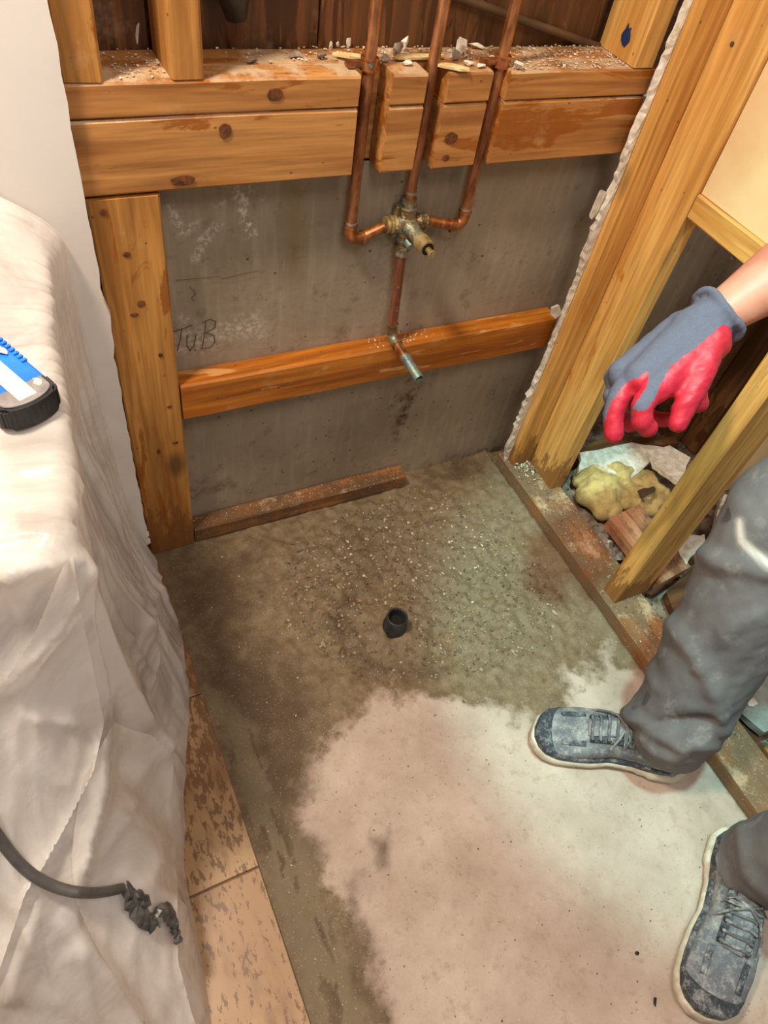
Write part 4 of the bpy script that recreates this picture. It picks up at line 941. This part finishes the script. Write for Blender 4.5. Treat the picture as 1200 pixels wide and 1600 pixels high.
for k, (ln, w) in enumerate([([(188,1387),(200,1398),(212,1402),(222,1412)], .007), ([(198,1400),(208,1420),(222,1438),(232,1446)], .010), ([(236,1448),(240,1428),(252,1424),(262,1438),(266,1452)], .009), ([(262,1450),(270,1462),(272,1476)], .006)]):
    bm = bmesh.new(); P3 = [on_sheet(a, b, .004)[0] for a, b in ln]; rr = random.Random(k)
    prev = None
    Pd = []
    for a, b in zip(P3, P3[1:]): Pd += [a.lerp(b, t) for t in (0, .33, .66)]
    Pd.append(P3[-1])
    for i, p_ in enumerate(Pd):
        nn = on_sheet(*pix(np.array(p_)))[1]; t_ = (Pd[min(i+1, len(Pd)-1)] - Pd[max(i-1, 0)]).normalized(); s_ = t_.cross(nn).normalized()
        row = [bm.verts.new(p_ + s_*w*q*(1 + rr.uniform(-.35, .35)) + nn*(.006*(1 - q*q) + rr.uniform(-.0015, .003))) for q in (-1, -.5, 0, .5, 1)]
        if prev:
            for j in range(4): bm.faces.new((prev[j], prev[j+1], row[j+1], row[j]))
        prev = row
    bmesh.ops.recalc_face_normals(bm, faces=bm.faces); o = link('torn_tape', bm_mesh('torn_tape', bm), TAPEB, cord); o.modifiers.new('s', 'SOLIDIFY').thickness = .0012

# blue tool with a black rounded end cap, resting on the sheet
dT = .66
e0 = dep(62, 662, dT); e1 = dep(-160, 450, dT*.94)
hz = on_sheet(60, 660)[0]; e0 = hz + Vector((0, 0, .016)); 
ax_ = (at(-160, 452, 'z', e0.z) - e0).normalized(); sd_ = Vector((0, 0, 1)).cross(ax_).normalized(); up_ = ax_.cross(sd_) * -1
if up_.z < 0: up_ = -up_
tool = empty('hand_tool', e0, 'blue ribbed tool with rounded black end cap lying on the plastic sheet', 'tool')
TM = Matrix((ax_, sd_, up_)).transposed().to_4x4(); TM.translation = e0
sc = (e0 - Vector(CP)).length / 1120; HW = 44*sc
def tobj(name, bm, mat, par=tool):
    bmesh.ops.recalc_face_normals(bm, faces=bm.faces); me_ = bm_mesh(name, bm); me_.transform(TM); return link(name, me_, mat, par)
bm = bmesh.new(); box(bm, (.012, -HW, -.010), (.34, HW, .010), .003); body = tobj('tool_body', bm, BLUE)
bm = bmesh.new(); box(bm, (.004, -HW*.30, .0102), (.34, HW*.30, .0135), .0008); tobj('centre_strip', bm, CREAM)
for s_ in (-1, 1):
    for k in range(16):
        bm = bmesh.new(); y0 = s_*HW*.80; box(bm, (.05 + k*.0065, min(y0, y0 + s_*HW*.19), .0098), (.0535 + k*.0065, max(y0, y0 + s_*HW*.19), .0125), .0008); tobj('grip_rib', bm, BLUE)
bm = bmesh.new(); pts = []
for k in range(17):
    th = math.pi*(k/16) - math.pi/2; pts.append((.010 - math.cos(th)*HW*.52, math.sin(th)*HW*1.04))
def capx(bm, sc_, z0, z1, bev):
    t_ = [bm.verts.new((x*1.0 if sc_ == 1 else .010 + (x-.010)*sc_, y*sc_, z1)) for x, y in pts]; b_ = [bm.verts.new((x if sc_ == 1 else .010 + (x-.010)*sc_, y*sc_, z0)) for x, y in pts]
    bm.faces.new(t_); bm.faces.new(b_[::-1]); n = len(pts)
    for i in range(n): bm.faces.new((t_[i], b_[i], b_[(i+1) % n], t_[(i+1) % n]))
    bmesh.ops.bevel(bm, geom=bm.edges[:], offset=bev, segments=2, affect='EDGES')
pts = [(.026, HW*1.04)] + pts[::-1] + [(.026, -HW*1.04)]
capx(bm, 1, -.013, .011, .003); tobj('end_cap', bm, RUBBER)['label'] = 'black rounded end cap'
bm = bmesh.new(); capx(bm, .80, .0112, .0128, .0005); tobj('cap_plate', bm, DUSTG)['label'] = 'dusty grey inset of the cap'
for k, (a, b) in enumerate([(.062, HW*.58), (.018, -HW*.55), (.075, -HW*.6)]):
    me_ = chunk_mesh('caulk_blob', (.018, .012, .004), random.Random(k+40), 16); me_.transform(TM @ Matrix.Translation((a, b, .0125))); o = link('caulk_blob', me_, GYP, tool); o['label'] = 'dried white blob'

# ------------------------------------------------------------------ person
person = empty('person', (.76, -.84, 0), 'person in dusty grey trousers and red grey glove reaching down at right', 'person')
KR = Vector((.775, -.600, .53)); KL = Vector((.69, -.99, .50)); AR = Vector((.705, -.712, .10)); AL = Vector((.700, -.945, .10))
HR = Vector((1.05, -.70, .80)); HL = Vector((1.05, -.92, .80))
bm = bmesh.new()
def limb(pts, rr):
    for (a, b), (r0, r1) in zip(zip(pts, pts[1:]), zip(rr, rr[1:])): capsule(bm, a, b, r0, r1)
limb([AR + Vector((.012, -.008, -.035)), AR + Vector((-.010, .004, .03)), AR.lerp(KR, .5), KR, HR], [.062, .071, .080, .090, .105])
limb([AL + Vector((.012, .008, -.035)), AL + Vector((0, 0, .05)), AL.lerp(KL, .55), KL, HL], [.060, .066, .078, .082, .105])
ellip(bm, (1.08, -.81, .86), (.13, .19, .13))
me_ = fuse('trousers', bm, .006, 4); co = get_co(me_); no = get_no(me_)
q = pix(co)
# cloth folds: soft diagonal noise plus the folds one sees at the shin and ankle
f1 = fbm(co[:, 2]*16 + co[:, 1]*9, co[:, 0]*9 - co[:, 1]*14, 3, 0); h = (1 - np.abs(2*f1 - 1))*.007 - .004
for ln, hh, w in [([(975,1110),(1000,1130),(1060,1160),(1110,1160)], .012, 12), ([(1010,1165),(1050,1185),(1068,1175)], .006, 10), ([(1070,850),(1120,880),(1210,895)], .009, 16), ([(1035,960),(1090,1030),(1120,1090),(1130,1140)], .009, 14),
                  ([(990,1140),(1040,1130),(1110,1125)], -.010, 9), ([(1130,990),(1180,960)], .006, 14), ([(1115,1350),(1150,1400),(1195,1440)], .008, 12), ([(1160,1300),(1165,1360),(1200,1400)], .007, 12)]:
    d, _, _ = seg_dist(q, ln); h += hh*np.exp(-(d/w)**2)
co = co + no*h[:, None]; co[:, 2] = np.where(co[:, 2] < .078, .078 + (co[:, 2]-.078)*.14, co[:, 2])
d, _, _ = seg_dist(q, [(1158,815),(1160,845),(1178,862),(1205,880)]); ch = np.exp(-(d/6)**2)
d, _, _ = seg_dist(q, [(1070,848),(1082,862),(1090,872)]); ch = np.maximum(ch, .6*np.exp(-(d/5)**2))
set_co(me_, co); attr(me_, 'chalk', ch); link('trousers', me_, TROU, person, True)
# shoes: loft along the foot
def shoe(toe, heel, mir, lab):
    toe = Vector(toe); heel = Vector(heel); d = (toe - heel); Ln = d.length; d.normalize(); s = Vector((-d.y, d.x, 0)) * mir
    zb_ = .001
    def PT(u, v, w): return heel + d*u + s*v + Vector((0, 0, w + zb_))
    # outline half widths (outer, inner) along u
    us = np.array([0, .02, .08, .2, .35, .5, .62, .74, .84, .92, .97, 1.0])
    wo = np.array([.006, .020, .031, .034, .036, .041, .048, .051, .049, .042, .030, .008]); wi = np.array([.006, .020, .031, .033, .031, .034, .043, .046, .044, .036, .025, .008])
    hg = np.array([.060, .076, .084, .088, .094, .098, .078, .060, .050, .044, .038, .026]); cx_ = np.array([0, 0, 0, 0, .002, .004, .004, .002, -.002, -.006, -.008, -.010])
    rootS = bpy.data.objects.new('shoe', None); COL.objects.link(rootS); rootS.location = heel; rootS['label'] = lab; rootS.parent = person; rootS.matrix_parent_inverse = wmat(person).inverted()
    n = 60; U = np.linspace(0, 1, n)**1.0
    U = .5 - .5*np.cos(np.pi*U)
    def loft(name, fn, m, mat):
        bm = bmesh.new(); R = []
        for u in U: R.append([bm.verts.new(PT(*fn(u, 2*math.pi*k/m))) for k in range(m)])
        for a, b in zip(R, R[1:]):
            for k in range(m): bm.faces.new((a[k], a[(k+1) % m], b[(k+1) % m], b[k]))
        bm.faces.new(R[0][::-1]); bm.faces.new(R[-1]); bmesh.ops.recalc_face_normals(bm, faces=bm.faces)
        return link(name, bm_mesh(name, bm), mat, rootS, True)
    I = lambda a, u: float(np.interp(u, us, a))
    def se(u, th, k, p):   # superellipse cross-section
        c, s2 = math.cos(th), math.sin(th); return (math.copysign(abs(c)**p, c), math.copysign(abs(s2)**p, s2))
    def up(u, th):
        c, s2 = se(u, th, 0, .72); w = I(wo, u) if c > 0 else I(wi, u); H = I(hg, u)
        top = H; base = .018
        narrow = 1 - .38*max(0, s2)**1.5*(1 if u < .68 else .7)
        return (u*Ln, I(cx_, u) + c*w*.965*narrow, base + (top - base)*(.5 + .5*s2))
    up_ = loft('upper', up, 32, SHOEU)
    def rand(u, th):
        c, s2 = se(u, th, 0, .5); w = (I(wo, u) if c > 0 else I(wi, u)) + .0010; return (u*Ln*1.0, I(cx_, u) + c*w, .026 + .010*math.exp(-((u-1)/.12)**2) + (.011 + .006*math.exp(-((u-.98)/.1)**2))*s2)
    loft('toe_rand', rand, 20, SHOED)['label'] = 'dark rand around the upper'
    def sole(u, th):
        c, s2 = se(u, th, 0, .45); w = (I(wo, u) if c > 0 else I(wi, u)) + .0036 + (.003 if u < .25 else 0); uu = -.006 + u*(Ln + .009)
        zt = .026 - .004*math.sin(u*math.pi) + .006*math.exp(-((u-1)/.08)**2); zb0 = .0 + .008*math.exp(-((u-1)/.07)**2) + (.006 if .33 < u < .52 else 0)
        return (uu, I(cx_, u) + c*w, zb0 + (zt - zb0)*(.5 + .5*s2))
    loft('sole', sole, 20, SOLEM)['label'] = 'thick dusty off-white sole'
    bv = BVHTree.FromPolygons([tuple(v.co) for v in up_.data.vertices], [tuple(f.vertices) for f in up_.data.polygons])
    def surf(u, v, lift=.002):
        p_ = PT(u*Ln, v, .3); hh = bv.ray_cast(p_, Vector((0, 0, -1))); return (hh[0] + hh[1]*lift) if hh[0] else PT(u*Ln, v, .08)
    # tongue / eyestay
    def strip(name, quads, mat, lift):
        bm = bmesh.new(); prev = None
        for u, v0, v1 in quads:
            row = [bm.verts.new(surf(u, v0 + (v1 - v0)*k/6, lift)) for k in range(7)]
            if prev:
                for k in range(6): bm.faces.new((prev[k], prev[k+1], row[k+1], row[k]))
            prev = row
        bmesh.ops.recalc_face_normals(bm, faces=bm.faces); o_ = link(name, bm_mesh(name, bm), mat, rootS, True); m_ = o_.modifiers.new('s', 'SOLIDIFY'); m_.thickness = .0022; m_.offset = 0; return o_
    strip('tongue', [(u_, -.012, .016) for u_ in np.linspace(.42, .69, 14)], SHOEU, .0025)
    strip('eyestay', [(u_, -.021, -.013) for u_ in np.linspace(.42, .68, 14)], SHOED, .003)
    strip('eyestay', [(u_, .016, .024) for u_ in np.linspace(.42, .68, 14)], SHOED, .003)
    strip('toe_overlay', [(u_, -.028, -.020) for u_ in np.linspace(.70, .84, 12)], SHOED, .0015)
    strip('toe_overlay', [(u_, .024, .032) for u_ in np.linspace(.70, .84, 12)], SHOED, .0015)
    for k, u_ in enumerate((.665, .62, .575, .53, .485)):
        pts = [surf(u_ + .004*math.sin(t*6), -.018 + .040*t, .0055) for t in np.linspace(0, 1, 8)]
        tube_obj('lace', pts, .0026, LACEM, rootS, 8)
        for v_ in (-.018, .021):
            p_ = surf(u_, v_, .004); tube_obj('eyelet', [p_ - Vector((0, 0, .001)), p_ + Vector((0, 0, .002))], .004, RUBBER, rootS, 8)
    # bow and loose end
    for sgn, e_ in ((1, .050), (-1, .040)):
        pts = [surf(.49, .002, .008), surf(.52, .002 + sgn*.014, .011), surf(.56, sgn*.026, .008), surf(.60, sgn*.034, .005), surf(.64, sgn*.037, .004)]
        if sgn > 0: pts = pts
        else: pts = pts[:3]
        tube_obj('lace_end', pts, .0022, LACEM, rootS, 8)
    for sgn in (1, -1):
        pts = [surf(.49, .002, .008), surf(.475, sgn*.012, .012), surf(.49, sgn*.022, .010), surf(.50, sgn*.012, .009), surf(.49, .002, .008)]
        tube_obj('lace_loop', pts, .0022, LACEM, rootS, 8)
    return rootS
t1 = at(832, 1140, 'z', .02); h1 = at(1066, 1192, 'z', .02); shoe((t1.x, t1.y, 0), (h1.x, h1.y, 0), -1, 'shoe pointing left onto the slab')
t2 = at(1098, 1592, 'z', .02); dd = Vector((.80, .60, 0)).normalized(); h2 = t2 + dd*.288; shoe((t2.x, t2.y, 0), (h2.x, h2.y, 0), 1, 'near shoe at the lower right corner')

# arm, glove, torso, head
Wr = dep(1112, 500, 1.0); El = Vector((1.00, -.335, .80)); Sh = Vector((1.03, -.58, 1.08)); ShL = Vector((1.03, -1.00, 1.10)); ElL = Vector((.98, -1.12, .84)); WrL = Vector((.80, -1.05, .66))
W2 = dep(1215, 432, 1.0) + (Wr - dep(1215, 432, 1.0))*.0
bm = bmesh.new()
El = Wr + (W2 - Wr).normalized()*.26
limb([Wr - (W2 - Wr).normalized()*.03, Wr, Wr.lerp(El, .45), Wr.lerp(El, .8), El, Sh], [.028, .029, .047, .052, .048, .058])
limb([WrL, ElL, ShL], [.028, .044, .055]); Hd = Vector((.90, -.80, 1.38)); Nk = Vector((1.0, -.80, 1.20))
capsule(bm, Sh, ShL, .065, .065); capsule(bm, Nk, Hd, .055, .06); ellip(bm, (1.06, -.80, 1.02), (.12, .18, .22))
ellip(bm, Hd, (.098, .075, .118)); ellip(bm, Hd + Vector((-.03, 0, -.05)), (.06, .055, .06)); ellip(bm, Hd + Vector((-.102, 0, -.015)), (.016, .013, .024))
for s_ in (-1, 1): ellip(bm, Hd + Vector((.005, s_*.077, -.01)), (.02, .01, .032)); ellip(bm, Hd + Vector((-.085, s_*.032, .022)), (.012, .022, .008))
ellip(bm, Hd + Vector((-.085, 0, -.062)), (.012, .026, .008))
# bare left hand resting near the knee
wd = (WrL - ElL).normalized(); sx = wd.cross(Vector((0, 0, 1))).normalized(); ellip(bm, WrL + wd*.055, (.045, .042, .02))
for k in range(4): a = WrL + wd*.085 + sx*(.027 - .018*k); b = a + wd*.04 + Vector((0, 0, -.008)); capsule(bm, a, b, .0095, .009); capsule(bm, b, b + wd*.026 + Vector((0, 0, -.022)), .009, .0075)
capsule(bm, WrL + wd*.04 + sx*.035, WrL + wd*.075 + sx*.065, .011, .009)
me_ = fuse('body', bm, .005, 5); link('body', me_, SKIN, person, True)
bm = bmesh.new(); ellip(bm, Hd + Vector((.015, 0, .03)), (.103, .084, .105))
for v in bm.verts:
    if v.co.x < Hd.x - .05 and v.co.z < Hd.z + .06: v.co.x = Hd.x - .05
link('hair', bm_mesh('hair', bm), HAIR, person, True)
for s_ in (-1, 1):
    bm = bmesh.new(); ellip(bm, Hd + Vector((-.0800, s_*.031, .006)), (.012, .012, .0065)); link('eye', bm_mesh('eye', bm), EYEW, person, True); bm = bmesh.new(); ellip(bm, Hd + Vector((-.0895, s_*.031, .006)), (.0035, .005, .005)); link('iris', bm_mesh('iris', bm), HAIR, person, True)
bm = bmesh.new(); ellip(bm, (1.06, -.80, 1.0), (.140, .20, .235)); capsule(bm, Sh + Vector((.0, .01, .0)), ShL, .085, .085)
capsule(bm, Sh, Sh.lerp(El, .42), .078, .068); capsule(bm, ShL, ShL.lerp(ElL, .45), .078, .068); capsule(bm, (1.03, -.8, 1.16), (1.02, -.8, 1.17), .075, .06)
me_ = fuse('shirt', bm, .008, 4); co = get_co(me_); no = get_no(me_); co += no*((fbm(co[:, 2]*12 + co[:, 1]*5, co[:, 0]*12, 3, 0) - .5)*.02)[:, None]; set_co(me_, co); link('shirt', me_, SHIRT, person, True)
# glove
bm = bmesh.new(); g_ = lambda a, b, d=1.0: dep(a, b, d)
capsule(bm, g_(1112, 500), g_(1085, 522), .034, .038); 
for a, b, r0, r1 in [((1085, 522, 1.0), (1000, 590, .985), .036, .024), ((1105, 535, .985), (1020, 610, .968), .032, .021), ((1070, 520, 1.02), (975, 585, 1.01), .033, .023), ((1060, 525, 1.04), (965, 590, 1.035), .026, .02)]:
    capsule(bm, g_(*a), g_(*b), r0, r1)
def fing(pts, r0, r1):
    n = len(pts) - 1
    for i in range(n): capsule(bm, g_(*pts[i]), g_(*pts[i+1]), r0 + (r1-r0)*i/n, r0 + (r1-r0)*(i+1)/n)
fing([(1022, 605, .966), (1004, 634, .958), (1003, 657, .965), (1012, 668, .975)], .0165, .0135)       # index
fing([(985, 592, .995), (966, 622, .99), (958, 650, .995), (960, 678, 1.0)], .0170, .0135)         # middle
fing([(970, 590, 1.03), (958, 620, 1.03), (962, 648, 1.045), (985, 664, 1.055)], .0155, .0125)      # ring
fing([(972, 590, 1.06), (985, 630, 1.075), (1020, 655, 1.07), (1040, 655, 1.06)], .0135, .0115)     # little
fing([(1105, 545, .975), (1092, 585, .965), (1075, 622, .965), (1060, 660, .972)], .0235, .0140)   # thumb
fing([(1080, 600, .985), (1090, 628, .995)], .0215, .0150)
# rolled cuff
cd_ = (g_(1085, 522) - g_(1112, 500)).normalized(); cc = g_(1122, 492); ux = cd_.cross(Vector(M[:, 2])).normalized(); uy = cd_.cross(ux)
ringp = [cc + (ux*math.cos(t)*1.16 + uy*math.sin(t)*.95)*.0345 + cd_*.004*math.sin(3*t) for t in np.linspace(0, 2*math.pi, 25)]
for a, b in zip(ringp, ringp[1:]): capsule(bm, a, b, .0062, .0062, 10)
me_ = fuse('work_glove', bm, .0032, 5); co = get_co(me_); no = get_no(me_)
co += no*((fbm(co[:, 0]*90, co[:, 1]*90 + co[:, 2]*60, 3, 0) - .5)*.004)[:, None]; set_co(me_, co)
q = pix(co); backv = Vector(M[:, 2])
vf = no @ (-ray(1030, 580)/np.linalg.norm(ray(1030, 580)))   # facing the front of the hand
side_dir = (g_(1100, 640) - g_(1030, 560)).normalized(); sdv = no @ np.array(side_dir)
A_ = inside(q, [(1150,512),(1128,508),(1085,545),(1050,570),(1032,600),(1022,625),(1008,642),(988,640),(985,700),(1130,700),(1140,560)])
B_ = inside(q, [(1015,578),(1000,588),(975,600),(955,628),(944,660),(930,700),(990,705),(985,640),(1000,620),(1012,600)])
dip = ((A_ | B_) & (vf > -.2)) | (vf < -.1)
cuff = ((co - np.array(cc)) @ np.array(cd_)) < .014
dip = dip & ~cuff; attr(me_, 'dip', dip.astype(float)); gl = link('work_glove', me_, GLOVE, person, True); gl['label'] = 'grey knit glove with red dipped palm and fingers'

# repeats share a group
GR = {'wall_stud': 'upper wall studs', 'partition_stud': 'partition studs', 'header_board': 'header boards between the pipe notches', 'plate_board': 'upper plate boards', 'sheathing_panel': 'dark backing panels',
      'sill_plate': 'partition sill plates', 'plaster_chunk': 'plaster and mortar chunks', 'wood_splinter': 'pale splinters on the plate', 'plaster_fleck': 'white flecks on the dark panel', 'mortar_crumb': 'crumbs on the slab',
      'nail_head': 'nail heads', 'drywall_piece': 'broken drywall behind the insulation', 'drywall_scrap': 'drywall scraps', 'far_stud': 'far studs', 'plaster_board': 'broken boards beyond the sill', 'dark_floor_piece': 'dark floor boards', 'blocking_board': 'blocking boards'}
for o in list(COL.objects):
    if o.parent is None and o.get('label'):
        g = GR.get(o.name.split('.')[0])
        if g: o['group'] = g
